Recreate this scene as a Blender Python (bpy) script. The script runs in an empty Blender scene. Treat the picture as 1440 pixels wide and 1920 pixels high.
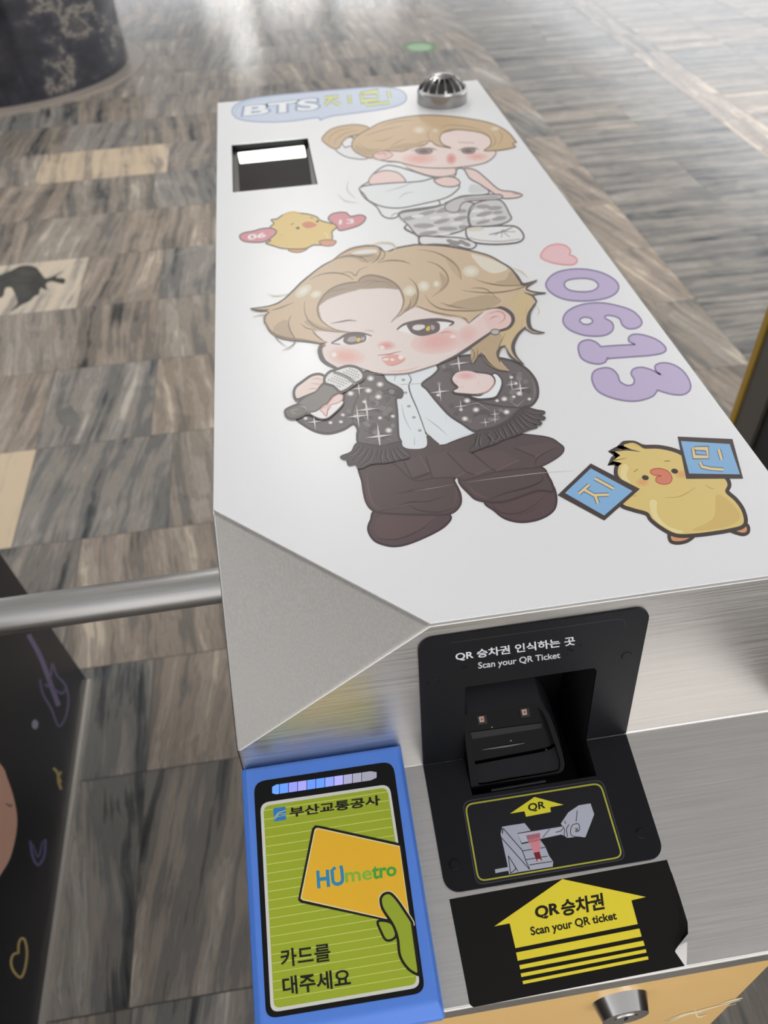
import bpy, bmesh, math, random
from mathutils import Vector, Matrix
from mathutils.geometry import tessellate_polygon
random.seed(7)
COL = bpy.context.scene.collection
SC = bpy.context.scene
TOP = 1.08                       # height of the gate's lid above the floor
W, L = 0.40, 1.013               # lid width and length

# ------------------------------------------------------------------ camera
FPX = 1483.517
RT = Vector((0.9887262, -0.14503666, -0.0372138))
DN = Vector((-0.12832757, -0.69272445, -0.7096935))
FW = Vector((0.07715267, 0.70646812, -0.70352702))
CAM = Vector((0.07723674, -0.290278, 0.39079204 + TOP))
cam = bpy.data.cameras.new('camera'); cam_o = bpy.data.objects.new('camera', cam); COL.objects.link(cam_o)
m = Matrix((RT, -DN, -FW)).transposed().to_4x4(); m.translation = CAM
cam_o.matrix_world = m
cam.sensor_fit = 'VERTICAL'; cam.sensor_height = 36.0; cam.lens = 36.0 * FPX / 1920.0
cam.clip_start = 0.02; cam.clip_end = 100
cam.dof.use_dof = True; cam.dof.focus_distance = 0.52; cam.dof.aperture_fstop = 9.0
SC.camera = cam_o

# ------------------------------------------------------------------ world, lamps, exposure
SC.view_settings.view_transform = 'Standard'; SC.view_settings.look = 'None'
SC.view_settings.gamma = 1.0; SC.view_settings.exposure = 0.90; SC.view_settings.use_curve_mapping = False
wd = bpy.data.worlds.new('hall_light'); SC.world = wd; wd.use_nodes = True
WORLD_COL, WORLD_STR = (0.95, 0.97, 1.0), 1.0
bg = wd.node_tree.nodes['Background']; bg.inputs[1].default_value = WORLD_STR
_n, _l = wd.node_tree.nodes, wd.node_tree.links       # the open concourse: bright at the far end (+y), dim behind the gates
_tc = _n.new('ShaderNodeTexCoord'); _sp = _n.new('ShaderNodeSeparateXYZ'); _mr = _n.new('ShaderNodeMapRange'); _cr = _n.new('ShaderNodeValToRGB')
_l.new(_tc.outputs['Generated'], _sp.inputs[0]); _l.new(_sp.outputs['Y'], _mr.inputs[0]); _mr.inputs[1].default_value = -1; _mr.inputs[2].default_value = 1
_l.new(_mr.outputs[0], _cr.inputs[0]); _l.new(_cr.outputs[0], bg.inputs[0])
_cr.color_ramp.elements[0].position = .15; _cr.color_ramp.elements[0].color = (.78, .76, .76, 1)
_cr.color_ramp.elements[1].position = .95; _cr.color_ramp.elements[1].color = (.92, .95, .99, 1)
LAMP_STR = 9.0                   # ceiling lamp diffusers
ADDED_LAMPS = [(0.15, 3.2, 0.32, 2.0, 'added white rectangular ceiling lamp nearest above the ticket gates'), (1.6, -3.0, 2.0, 0.32, 'added white ceiling lamp crosswise behind the card reader end of the gate'), (1.2, 7.2, 0.32, 1.6, 'added white ceiling lamp past the chrome dome end of the gate'), (2.7, 3.6, 0.32, 2.4, 'added white ceiling lamp over the crosswise marble field right of the gate'), (-4.0, 2.8, 0.32, 2.4, 'added white ceiling lamp running lengthwise beyond the neighbouring gate on the left'), (5.0, 2.2, 0.32, 2.4, 'added white ceiling lamp running lengthwise beyond the neighbouring gate on the right')]  # unseen lamps, added and placed to brighten the lid and shelf
FAR_LAMPS = [(-0.6, 21.6, 1.1, 0.5, 'white ceiling lamp at the far end of the hall, nearest the column'), (0.9, 21.6, 1.3, 0.5, 'white ceiling lamp at the far end of the hall, middle of the row of three'), (2.7, 21.6, 1.5, 0.5, 'white ceiling lamp at the far end of the hall, farthest from the column'), (-0.25, 17.6, 0.5, 0.5, 'small square ceiling lamp before the far row of lamps')]

# ------------------------------------------------------------------ helpers
def ray(u, v):
    return RT * ((u - 720) / FPX) + DN * ((v - 960) / FPX) + FW
class Plane:
    def __init__(s, O, N): s.O = Vector(O); s.N = Vector(N).normalized()
    def at(s, u, v, off=0.0):
        r = ray(u, v); return CAM + r * ((s.O + s.N * off - CAM).dot(s.N) / r.dot(s.N))
def tag(o, label=None, cat=None, group=None, kind=None):
    for k, x in (('label', label), ('category', cat), ('group', group), ('kind', kind)):
        if x: o[k] = x
    return o
def empty(name, loc, label=None, cat=None, group=None):
    o = bpy.data.objects.new(name, None); COL.objects.link(o); o.location = loc; o.empty_display_size = .03
    return tag(o, label, cat, group)
def srgb(h):
    if isinstance(h, str): h = tuple(int(h[i:i+2], 16) for i in (0, 2, 4))
    return tuple(((c / 255 / 12.92) if c / 255 <= .04045 else ((c / 255 + .055) / 1.055) ** 2.4) for c in h)
MATS = {}
def pbr(name, col, rough=.5, metal=0., coat=0., emit=None, estr=0., spec=.5):
    if name in MATS: return MATS[name]
    mt = bpy.data.materials.new(name); mt.use_nodes = True; b = mt.node_tree.nodes['Principled BSDF']
    b.inputs['Base Color'].default_value = (*col, 1); b.inputs['Roughness'].default_value = rough
    b.inputs['Metallic'].default_value = metal; b.inputs['Coat Weight'].default_value = coat
    b.inputs['Specular IOR Level'].default_value = spec
    if emit: b.inputs['Emission Color'].default_value = (*emit, 1); b.inputs['Emission Strength'].default_value = estr
    MATS[name] = mt; return mt
def nodes(mt): return mt.node_tree.nodes, mt.node_tree.links, mt.node_tree.nodes['Principled BSDF']
INK_GAIN = 1.08
def ink(c):
    n = 'ink%d_' % round(INK_GAIN * 100) + (c if isinstance(c, str) else '%02x%02x%02x' % tuple(int(x) for x in c))
    return pbr(n, tuple(min(.9, x * INK_GAIN) for x in srgb(c)), .38, spec=.3)
def mesh_obj(name, verts, faces, mats, parent=None, midx=None, smooth=False):
    loc = Vector((0, 0, 0))
    if parent is not None:
        p = parent
        while p is not None: loc += p.location; p = p.parent
    me = bpy.data.meshes.new(name)
    me.from_pydata([Vector(v) - loc for v in verts], [], faces)
    for x in (mats if isinstance(mats, (list, tuple)) else [mats]): me.materials.append(x)
    if midx: me.polygons.foreach_set('material_index', midx)
    if smooth: me.polygons.foreach_set('use_smooth', [True] * len(faces))
    me.validate(); me.update()
    o = bpy.data.objects.new(name, me); COL.objects.link(o); o.parent = parent
    return o
class MB:                         # collects shapes, links them as ONE mesh object
    def __init__(s): s.v, s.f, s.mi, s.mats = [], [], [], []
    def add(s, v, f, mt):
        if mt not in s.mats: s.mats.append(mt)
        k = s.mats.index(mt); n = len(s.v); s.v += [Vector(x) for x in v]
        s.f += [tuple(i + n for i in q) for q in f]; s.mi += [k] * len(f); return s
    def box(s, x0, x1, y0, y1, z0, z1, mt):
        v = [(x, y, z) for x in (x0, x1) for y in (y0, y1) for z in (z0, z1)]
        return s.add(v, [(0, 1, 3, 2), (4, 6, 7, 5), (0, 4, 5, 1), (2, 3, 7, 6), (0, 2, 6, 4), (1, 5, 7, 3)], mt)
    def cyl(s, a, b, r0, r1, mt, n=32, caps=True):
        a, b = Vector(a), Vector(b); d = (b - a).normalized(); e = d.orthogonal().normalized(); g = d.cross(e)
        v = []; 
        for p, r in ((a, r0), (b, r1)):
            for i in range(n):
                t = 2 * math.pi * i / n; v.append(p + e * r * math.cos(t) + g * r * math.sin(t))
        f = [(i, (i + 1) % n, n + (i + 1) % n, n + i) for i in range(n)]
        if caps: f += [tuple(range(n))[::-1], tuple(range(n, 2 * n))]
        return s.add(v, f, mt)
    def prism(s, pts, vec, mt, side=None):     # planar polygon (may be concave) pushed along vec; pts = the visible cap
        pts = [Vector(p) for p in pts]; n = len(pts); tri = [tuple(t) for t in tessellate_polygon([pts])]
        s.add(pts, tri, mt)
        q = [p + vec for p in pts]
        s.add(pts + q, [(i, n + i, n + (i + 1) % n, (i + 1) % n) for i in range(n)], side or mt)
        return s.add(q, [t[::-1] for t in tri], side or mt)
    def build(s, name, parent=None, smooth=False, bevel=0, seg=2, angle=35):
        o = mesh_obj(name, s.v, s.f, s.mats, parent, s.mi, smooth)
        bm = bmesh.new(); bm.from_mesh(o.data)
        if bevel: bmesh.ops.remove_doubles(bm, verts=bm.verts, dist=1e-6)
        bmesh.ops.recalc_face_normals(bm, faces=bm.faces); bm.to_mesh(o.data); bm.free()
        if smooth:
            o.data.polygons.foreach_set('use_smooth', [True] * len(o.data.polygons))
            if not bevel: o.data.set_sharp_from_angle(angle=math.radians(40))
        if bevel:
            md = o.modifiers.new('bevel', 'BEVEL'); md.width = bevel; md.segments = seg; md.limit_method = 'ANGLE'
            md.angle_limit = math.radians(angle); md.harden_normals = False
        return o
def cat(pts, closed=True, sub=6):   # Catmull-Rom through pixel points; a repeated point makes a corner
    n = len(pts); out = []
    if n < 3: return [tuple(p) for p in pts]
    rng = range(n) if closed else range(n - 1)
    g = (lambda i: pts[i % n]) if closed else (lambda i: pts[max(0, min(n - 1, i))])
    for i in rng:
        p0, p1, p2, p3 = g(i - 1), g(i), g(i + 1), g(i + 2)
        if p1 == p2: continue
        for k in range(sub):
            t = k / sub; t2 = t * t; t3 = t2 * t
            out.append(tuple(.5 * (2 * p1[j] + (p2[j] - p0[j]) * t + (2 * p0[j] - 5 * p1[j] + 4 * p2[j] - p3[j]) * t2 + (3 * p1[j] - p0[j] - 3 * p2[j] + p3[j]) * t3) for j in (0, 1)))
    if not closed: out.append(tuple(pts[-1]))
    return out
def T(ox, oy, s):                  # reads points measured in an enlarged crop of the photo
    return lambda *a: [(ox + a[i] / s, oy + a[i + 1] / s) for i in range(0, len(a), 2)]
def rrect(q, r, n=5):              # rounded quadrilateral from four corners
    out = []
    for i in range(4):
        p, a, b = Vector(q[i]), Vector(q[i - 1]), Vector(q[(i + 1) % 4])
        da, db = (a - p).normalized() * r, (b - p).normalized() * r
        for k in range(n + 1):
            t = k / n; out.append(tuple(p + da * (1 - t) ** 2 + db * t ** 2))
    return out
EPS = 1.5e-6
class Art:                         # flat printed artwork lying on a real plane
    def __init__(s, plane, base=1.2e-4, parent=None): s.p, s.off, s.parent, s.m = plane, base, parent, MB()
    def raw(s, verts, faces, mt):
        s.off += EPS; s.m.add([s.p.at(u, v, s.off) for u, v in verts], faces, mt); return s
    def poly(s, pts, c, smooth=True, sub=5, mt=None, holes=()):
        pts = cat(pts, True, sub) if smooth else list(pts)
        loops = [pts] + [cat(h, True, sub) if smooth else list(h) for h in holes]
        tri = tessellate_polygon([[Vector((x, y, 0)) for x, y in l] for l in loops])
        return s.raw([p for l in loops for p in l], [tuple(t) for t in tri], mt or ink(c))
    def line(s, pts, c, w=3., taper=(1, 1), closed=False, smooth=True, sub=6, mt=None):
        pts = cat(pts, closed, sub) if smooth else list(pts)
        if closed: pts = pts + [pts[0]]
        n = len(pts); v = []
        for i, p in enumerate(pts):
            if closed: a, b = pts[i - 1 if i else n - 2], pts[i + 1 if i < n - 1 else 1]
            else: a, b = pts[max(0, i - 1)], pts[min(n - 1, i + 1)]
            d = Vector((b[0] - a[0], b[1] - a[1])); d = d.normalized() if d.length > 1e-9 else Vector((1, 0))
            k = 1.0
            if 0 < i < n - 1 or closed:
                e = Vector((b[0] - p[0], b[1] - p[1]))
                if e.length > 1e-9: k = 1 / max(.55, abs(d.dot(e.normalized())))
            t = i / (n - 1); q = 1.0
            if t < .5: q = taper[0] + (1 - taper[0]) * min(1, t * 2.5)
            else: q = taper[1] + (1 - taper[1]) * min(1, (1 - t) * 2.5)
            h = w * q * k / 2
            v += [(p[0] - d.y * h, p[1] + d.x * h), (p[0] + d.y * h, p[1] - d.x * h)]
        return s.raw(v, [(2 * i, 2 * i + 1, 2 * i + 3, 2 * i + 2) for i in range(n - 1)], mt or ink(c))
    def shape(s, pts, fill, edge, w=3., smooth=True, mt=None):
        s.poly(pts, fill, smooth, mt=mt); return s.line(pts, edge, w, closed=True, smooth=smooth)
    def oval(s, x, y, rx, ry, c, rot=0, n=28, mt=None):
        ca, sa = math.cos(rot), math.sin(rot)
        v = [(x + rx * math.cos(t) * ca - ry * math.sin(t) * sa, y + rx * math.cos(t) * sa + ry * math.sin(t) * ca) for t in (2 * math.pi * k / n for k in range(n))]
        return s.raw(v, [tuple(range(n))], mt or ink(c))
    def glow(s, x, y, rx, ry, c, edge, rot=0, steps=7):      # printed airbrush spot
        a = [int(edge[i:i+2], 16) for i in (0, 2, 4)]; b = [int(c[i:i+2], 16) for i in (0, 2, 4)]
        for k in range(steps):
            t = (k + 1) / steps; s.oval(x, y, rx * (1 - .8 * k / steps), ry * (1 - .8 * k / steps), tuple(round(a[i] + (b[i] - a[i]) * t) for i in range(3)), rot)
        return s
    def star(s, x, y, r, c, w=1.2):
        for dx, dy in ((r, -r * .12), (r * .12, r)):
            s.raw([(x - dx, y - dy), (x + dy * .07 * w, y - dx * .07 * w), (x + dx, y + dy), (x - dy * .07 * w, y + dx * .07 * w)], [(0, 1, 2, 3)], ink(c))
        return s
    def text(s, body, quad, c, bold=0., mt=None, grow=0.):
        v, f = glyphs(body, bold)
        bl, br, tr, tl = quad
        out = []
        for x, y in v:
            a, b = x, y
            out.append(tuple(bl[j] * (1 - a) * (1 - b) + br[j] * a * (1 - b) + tr[j] * a * b + tl[j] * (1 - a) * b for j in (0, 1)))
        return s.raw(out, f, mt or ink(c))
    def flush(s, name, label=None, parent=None):
        o = s.m.build(name, parent or s.parent); s.m = MB()
        if label: o['label'] = label
        return o
GL = {}
def glyphs(body, bold):
    if (body, bold) in GL: return GL[(body, bold)]
    def grab(b):
        cu = bpy.data.curves.new('lettering', 'FONT'); cu.body = body; cu.resolution_u = 4; cu.offset = b
        o = bpy.data.objects.new('lettering', cu); COL.objects.link(o); bpy.context.view_layer.update()
        ev = o.evaluated_get(bpy.context.evaluated_depsgraph_get()); me = ev.to_mesh()
        v = [(p.co.x, p.co.y) for p in me.vertices]; f = [tuple(p.vertices) for p in me.polygons]; ev.to_mesh_clear()
        bpy.data.objects.remove(o); bpy.data.curves.remove(cu); return v, f
    v0, _ = grab(0.0); v, f = grab(bold) if bold else (v0, _)
    xs, ys = [p[0] for p in v0], [p[1] for p in v0]
    x0, x1, y0, y1 = min(xs), max(xs), min(ys), max(ys)
    GL[(body, bold)] = ([((x - x0) / (x1 - x0), (y - y0) / (y1 - y0)) for x, y in v], f); return GL[(body, bold)]

# ------------------------------------------------------------------ materials
def steel(name='brushed_steel', axis=0, base=(.60, .585, .56), rough=.30):
    mt = pbr(name, base, rough, 1.0); n, l, b = nodes(mt)
    tc = n.new('ShaderNodeTexCoord'); mp = n.new('ShaderNodeMapping'); ns = n.new('ShaderNodeTexNoise')
    sc = [900, 900, 900]; sc[axis] = 14; mp.inputs['Scale'].default_value = sc
    l.new(tc.outputs['Object'], mp.inputs[0]); l.new(mp.outputs[0], ns.inputs[0]); ns.inputs['Scale'].default_value = 1; ns.inputs['Detail'].default_value = 3
    mr = n.new('ShaderNodeMapRange'); mr.inputs[3].default_value = rough - .08; mr.inputs[4].default_value = rough + .16
    l.new(ns.outputs['Fac'], mr.inputs[0]); l.new(mr.outputs[0], b.inputs['Roughness'])
    mx = n.new('ShaderNodeMix'); mx.data_type = 'RGBA'; mx.inputs[6].default_value = (*[c * .82 for c in base], 1); mx.inputs[7].default_value = (*[min(1, c * 1.2) for c in base], 1)
    l.new(ns.outputs['Fac'], mx.inputs[0]); l.new(mx.outputs[2], b.inputs['Base Color'])
    bp = n.new('ShaderNodeBump'); bp.inputs['Strength'].default_value = .12; bp.inputs['Distance'].default_value = .0004
    l.new(ns.outputs['Fac'], bp.inputs['Height']); l.new(bp.outputs[0], b.inputs['Normal'])
    return mt
STEEL = steel(); STEEL_SHADED = steel('brushed_steel_shaded_corner', 1, (.45, .43, .405), .36); STEEL_PIPE = steel('brushed_steel_tube', 0, (.50, .49, .475), .32)  # corner facet: same steel, its darker reflections put into the base colour
WHITE = pbr('white_laminate', (.84, .85, .86), .34, spec=.5)
CHROME = pbr('chrome', (.33, .32, .31), .24, 1.0)
LOCKM = pbr('lock_metal', (.66, .65, .64), .24, 1.0)
BLACKP = pbr('black_powder_coat', srgb('101116'), .42, spec=.25)
BLACKG = pbr('black_gloss', srgb('0c0c0e'), .12)
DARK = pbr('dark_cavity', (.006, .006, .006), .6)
def noisy(name, col, rough, k=.15, scale=30):
    mt = pbr(name, col, rough); n, l, b = nodes(mt); ns = n.new('ShaderNodeTexNoise'); ns.inputs['Scale'].default_value = scale
    tc = n.new('ShaderNodeTexCoord'); l.new(tc.outputs['Object'], ns.inputs[0])
    mx = n.new('ShaderNodeMix'); mx.data_type = 'RGBA'; mx.inputs[6].default_value = (*[c * (1 - k) for c in col], 1); mx.inputs[7].default_value = (*[min(1, c * (1 + k)) for c in col], 1)
    l.new(ns.outputs['Fac'], mx.inputs[0]); l.new(mx.outputs[2], b.inputs['Base Color']); return mt
BLUE = noisy('blue_plastic', srgb('5486e2'), .3, .04); YELLOWP = noisy('yellow_panel', srgb('e6bd78'), .35, .03)

WARP = .05
def marble(name, stops, rough=.16, vx=15., vy=1.25, use_uv=True):
    mt = pbr(name, (.3, .3, .3), rough); n, l, b = nodes(mt)
    tc = n.new('ShaderNodeTexCoord'); at = n.new('ShaderNodeAttribute'); at.attribute_name = 'tone'
    src = tc.outputs['UV'] if use_uv else tc.outputs['Object']
    n0 = n.new('ShaderNodeTexNoise'); n0.inputs['Scale'].default_value = 3.0; n0.inputs['Detail'].default_value = 3; l.new(src, n0.inputs[0])
    wv = n.new('ShaderNodeVectorMath'); wv.operation = 'MULTIPLY_ADD'; wv.inputs[1].default_value = (WARP, .2, 0) if use_uv else (.10, .3, 0); l.new(n0.outputs['Color'], wv.inputs[0]); l.new(src, wv.inputs[2])
    def streak(sx, sy, det, rgh):
        mp = n.new('ShaderNodeMapping'); mp.inputs['Scale'].default_value = (sx, sy, sy if use_uv else sx); l.new(wv.outputs[0], mp.inputs[0])
        t = n.new('ShaderNodeTexNoise'); t.inputs['Scale'].default_value = 1; t.inputs['Detail'].default_value = det; t.inputs['Roughness'].default_value = rgh; l.new(mp.outputs[0], t.inputs[0]); return t.outputs['Fac']
    def madd(x, k, y):
        q = n.new('ShaderNodeMath'); q.operation = 'MULTIPLY_ADD'; q.inputs[1].default_value = k; l.new(x, q.inputs[0])
        if isinstance(y, float): q.inputs[2].default_value = y
        else: l.new(y, q.inputs[2])
        return q.outputs[0]
    n2 = n.new('ShaderNodeTexNoise'); n2.inputs['Scale'].default_value = 7; n2.inputs['Detail'].default_value = 6; n2.inputs['Distortion'].default_value = .8; l.new(src, n2.inputs[0])
    v = madd(streak(vx, vy, 6, .6), 1.5, -.97 + .5); v = madd(streak(vx * 3.1, vy * 1.3, 5, .7), .75, v); v = madd(n2.outputs['Fac'], .35, v)
    m4 = n.new('ShaderNodeMath'); m4.operation = 'ADD'; l.new(v, m4.inputs[0]); l.new(at.outputs['Fac'], m4.inputs[1])
    m5 = n.new('ShaderNodeMath'); m5.operation = 'SUBTRACT'; m5.inputs[1].default_value = .33; l.new(m4.outputs[0], m5.inputs[0]); m4 = m5
    cr = n.new('ShaderNodeValToRGB'); e = cr.color_ramp.elements
    while len(e) > 1: e.remove(e[-1])
    e[0].position = stops[0][0]; e[0].color = (*srgb(stops[0][1]), 1)
    for p, c in stops[1:]: q = e.new(p); q.color = (*srgb(c), 1)
    l.new(m4.outputs[0], cr.inputs[0])
    # cooler / warmer tint carried by each tile's own stone
    a2 = n.new('ShaderNodeAttribute'); a2.attribute_name = 'tint'
    mx = n.new('ShaderNodeMix'); mx.data_type = 'RGBA'; mx.blend_type = 'MULTIPLY'; mx.inputs[0].default_value = 1; l.new(cr.outputs[0], mx.inputs[6])
    if use_uv: l.new(a2.outputs['Color'], mx.inputs[7])
    else: mx.inputs[7].default_value = (1, 1, 1, 1)
    l.new(mx.outputs[2], b.inputs['Base Color'])
    return mt
FLOOR_STOPS = [(.14, '353637'), (.28, '565655'), (.33, '757069'), (.42, '6c6a68'), (.48, '847d75'), (.55, '8f867b'), (.58, '7a7571'), (.64, '9d958c'), (.70, '89827b'), (.76, 'aea69a'), (.95, 'c3b7a6')]
MARBLE = marble('vein_marble', FLOOR_STOPS)
MARBLE_DARK = marble('dark_marble', [(.2, '202128'), (.45, '30323a'), (.54, '4a494c'), (.60, '8a837b'), (.64, '3c3c42'), (.8, '6b665f'), (1., '55514e')], .14, 3., 1.5, False)

# ================================================================== the setting
FLOORP = Plane((0, 0, 0), (0, 0, 1))
def build_floor():
    V, F, U, TN, TI = [], [], [], [], []
    cool, warm, mid = (1.05, 1.09, 1.12), (1.15, 1.09, 1.03), (1.11, 1.10, 1.08)
    def tile(x0, x1, y0, y1, ori=0, tone=0., tint=mid, lean=0.):
        g = .0011; n = len(V); V.extend([(x0 + g, y0 + g, 0), (x1 - g, y0 + g, 0), (x1 - g, y1 - g, 0), (x0 + g, y1 - g, 0)])
        F.append((n, n + 1, n + 2, n + 3)); ox, oy = random.uniform(0, 60), random.uniform(0, 60)
        for a, b in ((x0, y0), (x1, y0), (x1, y1), (x0, y1)):
            a += lean * (b - y0)
            U.append((a + ox, b + oy) if ori == 0 else (b + ox, a + oy))
        TN.append(tone); TI.append(tint)
    ys = [-1.20, -.795, -.39, .122, .541, .816, 1.232, 1.634, 2.042, 2.446, 2.85, 3.255, 3.66, 4.045, 4.45, 4.85, 5.25, 5.65, 6.05, 6.45, 6.85, 7.25]
    # joints and stones read off the visible rows left of the gate; (x joints), tone, tint
    rows = {2: ([-1.6, -1.1, -.73, -.335, .1, .5, .9, 1.30], {2: (-.07, mid), 3: (-.05, cool)}),
            3: ([-1.6, -1.1, -.70, -.34, .1, .5, .9, 1.30], {2: (-.08, cool), 3: (-.06, mid)}),
            4: ([-1.6, -1.1, -.70, -.34, .1, .5, .9, 1.30], {2: (-.08, cool), 3: (.03, warm)}),
            5: ([-1.5, -1.0, -.55, -.05, .4, .9, 1.30], {2: (.05, warm), 3: (.02, mid)}),
            6: ([-1.5, -1.1, -.73, -.33, .1, .5, .9, 1.30], {1: (.42, (1.10, 1.02, .90)), 2: (-.05, cool), 3: (-.03, mid)}),
            7: ([-1.5, -1.13, -.735, -.40, .1, .5, .9, 1.30], {1: (.07, warm), 2: (.03, cool), 3: (.08, warm)}),
            8: ([-1.5, -1.08, -.685, -.42, -.05, .4, .9, 1.30], {1: (.05, mid), 2: (-.07, warm), 3: (.05, mid)}),
            9: ([-1.6, -1.15, -.72, -.42, -.1, .3, .8, 1.30], {1: (.34, mid), 2: (.03, warm), 3: (-.06, cool)}),
            12: ([-1.9, -1.5, -1.08, -.45, -.05, .3, .8, 1.30], {1: (.03, mid), 2: (.36, (1.1, 1.02, .92)), 3: (-.02, mid)})}
    for i in range(len(ys) - 1):
        y0, y1 = ys[i], ys[i + 1]
        if i in rows: xs, sp = rows[i]
        else:
            o = random.choice([0, .13, .21, .3]); xs = [-1.7 + o, -1.3 + o, -.9 + o, -.5 + o, -.1 + o, .3 + o, .7 + o, 1.30]; sp = {}
        x = xs[0]
        while x > -4.2: xs = [x - .4] + xs; x -= .4; sp = {k + 1: v for k, v in sp.items()}
        for k in range(len(xs) - 1):
            tn, ti = sp.get(k, (random.uniform(-.10, .08), random.choice([cool, warm, mid, mid])))
            tile(xs[k], xs[k + 1], y0, y1, 0, tn, ti, random.uniform(-.15, .15))
        # border strip of lengthwise stones beside the gate, then a field laid crosswise and a pale band
        bx = [1.30, 1.475]; tile(*bx, y0, y1, 0, random.uniform(-.02, .12), random.choice([cool, mid, warm]), .3)
        if i % 2: tile(1.475, 2.312, y0, y1, 1, random.uniform(-.09, -.02), cool)
        else:
            for a, b in ((1.475, 1.90), (1.90, 2.312)): tile(a, b, y0, y1, 1, random.uniform(-.09, -.02), random.choice([cool, cool, mid]))
        tile(2.312, 2.498, y0, y1, 0, .12 if i < 15 else -.02, warm)
        for a in range(5): tile(2.498 + a * .42, 2.918 + a * .42, y0, y1, 1, random.uniform(-.07, .06), random.choice([cool, mid, warm]))
    # the hall beyond, in larger steps
    for yy in range(30):
        for xx in range(18):
            tile(-4.5 + xx * .55, -3.95 + xx * .55, 7.25 + yy * .55, 7.80 + yy * .55, 0, random.uniform(-.1, .08), random.choice([cool, mid, warm]))
    cr2 = T(0, 440, 2.908)
    blots = [cr2(60, 415, 95, 370, 75, 310, 60, 288, 30, 292, 20, 330, 0, 345, -40, 330, -30, 240, 60, 195, 120, 168, 190, 175, 225, 212, 245, 236, 275, 232, 312, 214, 350, 195, 305, 232, 352, 240, 345, 268, 280, 255, 250, 270, 258, 302, 222, 292, 212, 325, 190, 335, 160, 362, 120, 382, 90, 402),
             [(108, 775), (120, 765), (133, 760), (138, 768), (150, 784), (146, 794), (128, 799), (112, 795)]]
    me = bpy.data.meshes.new('floor')
    nt = len(V); V2 = V + [(-5, -2, -.0006), (6, -2, -.0006), (6, 24, -.0006), (-5, 24, -.0006)]
    F2 = F + [(nt, nt + 1, nt + 2, nt + 3)]
    for bl in blots:
        q = cat(bl); n0 = len(V2); V2 += [tuple(FLOORP.at(u, v, .0004)) for u, v in q]; F2 += [tuple(n0 + i for i in t) for t in tessellate_polygon([[Vector((a, b, 0)) for a, b in q]])]
    me.from_pydata(V2, [], F2)
    me.materials.append(MARBLE); me.materials.append(pbr('joint', srgb('4a4541'), .7))
    me.materials.append(noisy('dark_inclusion', srgb('4a4a47'), .16, .5, 14))
    me.polygons[len(F)].material_index = 1
    me.materials.append(noisy('grey_inclusion', srgb('73726e'), .16, .3, 14))
    for i in range(len(F) + 1, len(F2)): me.polygons[i].material_index = 2 if F2[i][0] < nt + 4 + len(cat(blots[0])) else 3
    uv = me.uv_layers.new(name='UVMap')
    for i, c in enumerate(U): uv.data[i].uv = c
    ta = me.attributes.new('tone', 'FLOAT', 'FACE'); tb = me.attributes.new('tint', 'FLOAT_COLOR', 'FACE')
    for i in range(len(F)): ta.data[i].value = TN[i]; tb.data[i].color = (*TI[i], 1)
    o = bpy.data.objects.new('floor', me); COL.objects.link(o); tag(o, kind='structure')
build_floor()
FLOORP = Plane((0, 0, 0), (0, 0, 1))
mb = MB().box(-5, 6, -5, 22.5, 3.0, 3.1, noisy('ceiling_white', (.72, .73, .74), .8, .03, 2)); tag(mb.build('ceiling'), kind='structure')
def lamp(x, y, sx, sy, label, far=False):
    t = empty('ceiling_lamp', (x, y, 3.0), label, 'ceiling lamp', 'ceiling lamps of the hall')
    MB().box(x - sx / 2 - .03, x + sx / 2 + .03, y - sy / 2 - .03, y + sy / 2 + .03, 2.965, 3.0, pbr('lamp_frame', (.8, .8, .8), .4)).build('frame', t)
    MB().box(x - sx / 2, x + sx / 2, y - sy / 2, y + sy / 2, 2.955, 2.966, pbr('lamp_diffuser_far' if far else 'lamp_diffuser', (.9, .9, .9), .5, emit=(1, .98, .95), estr=LAMP_STR * (.9 if far else 1))).build('diffuser', t)
for q in ADDED_LAMPS: lamp(*q)
for q in FAR_LAMPS: lamp(*q, True)

# round column clad in dark marble, standing on a pale stone ring
CX, CY, CR = -1.56, 5.58, .775
mb = MB(); n = 96
for k in range(n):
    t0, t1 = 2 * math.pi * k / n, 2 * math.pi * (k + 1) / n
    mb.add([(CX + CR * math.cos(t0), CY + CR * math.sin(t0), 0), (CX + CR * math.cos(t1), CY + CR * math.sin(t1), 0), (CX + CR * math.cos(t1), CY + CR * math.sin(t1), 3.0), (CX + CR * math.cos(t0), CY + CR * math.sin(t0), 3.0)], [(0, 1, 2, 3)], MARBLE_DARK)
col = mb.build('pillar_1', bevel=1e-5); col.data.polygons.foreach_set('use_smooth', [True] * len(col.data.polygons)); tag(col, kind='structure')
mb = MB()
for k in range(n):
    t0, t1 = 2 * math.pi * k / n, 2 * math.pi * (k + 1) / n
    P = lambda r, t, z: (CX + r * math.cos(t), CY + r * math.sin(t), z)
    mb.add([P(CR - .01, t0, .012), P(CR - .01, t1, .012), P(CR + .10, t1, .012), P(CR + .10, t0, .012), P(CR + .10, t0, 0), P(CR + .10, t1, 0)], [(0, 1, 2, 3), (3, 2, 5, 4)], pbr('pale_ring', srgb('9b9288'), .3))
tag(mb.build('trim_1'), kind='structure')
# round pale green marker on the floor
a = Art(FLOORP, 3e-4); mk = empty('floor_marker', FLOORP.at(787, 88), 'small round pale green marker stuck on the marble floor beyond the gate', 'floor marker'); a.parent = mk
a.oval(787, 88, 33, 10.5, '5f7a5c'); a.flush('rim', 'dark green rim'); a.oval(787, 88.5, 23, 6.5, '8fae8d'); a.flush('disc', 'pale green disc')

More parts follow.
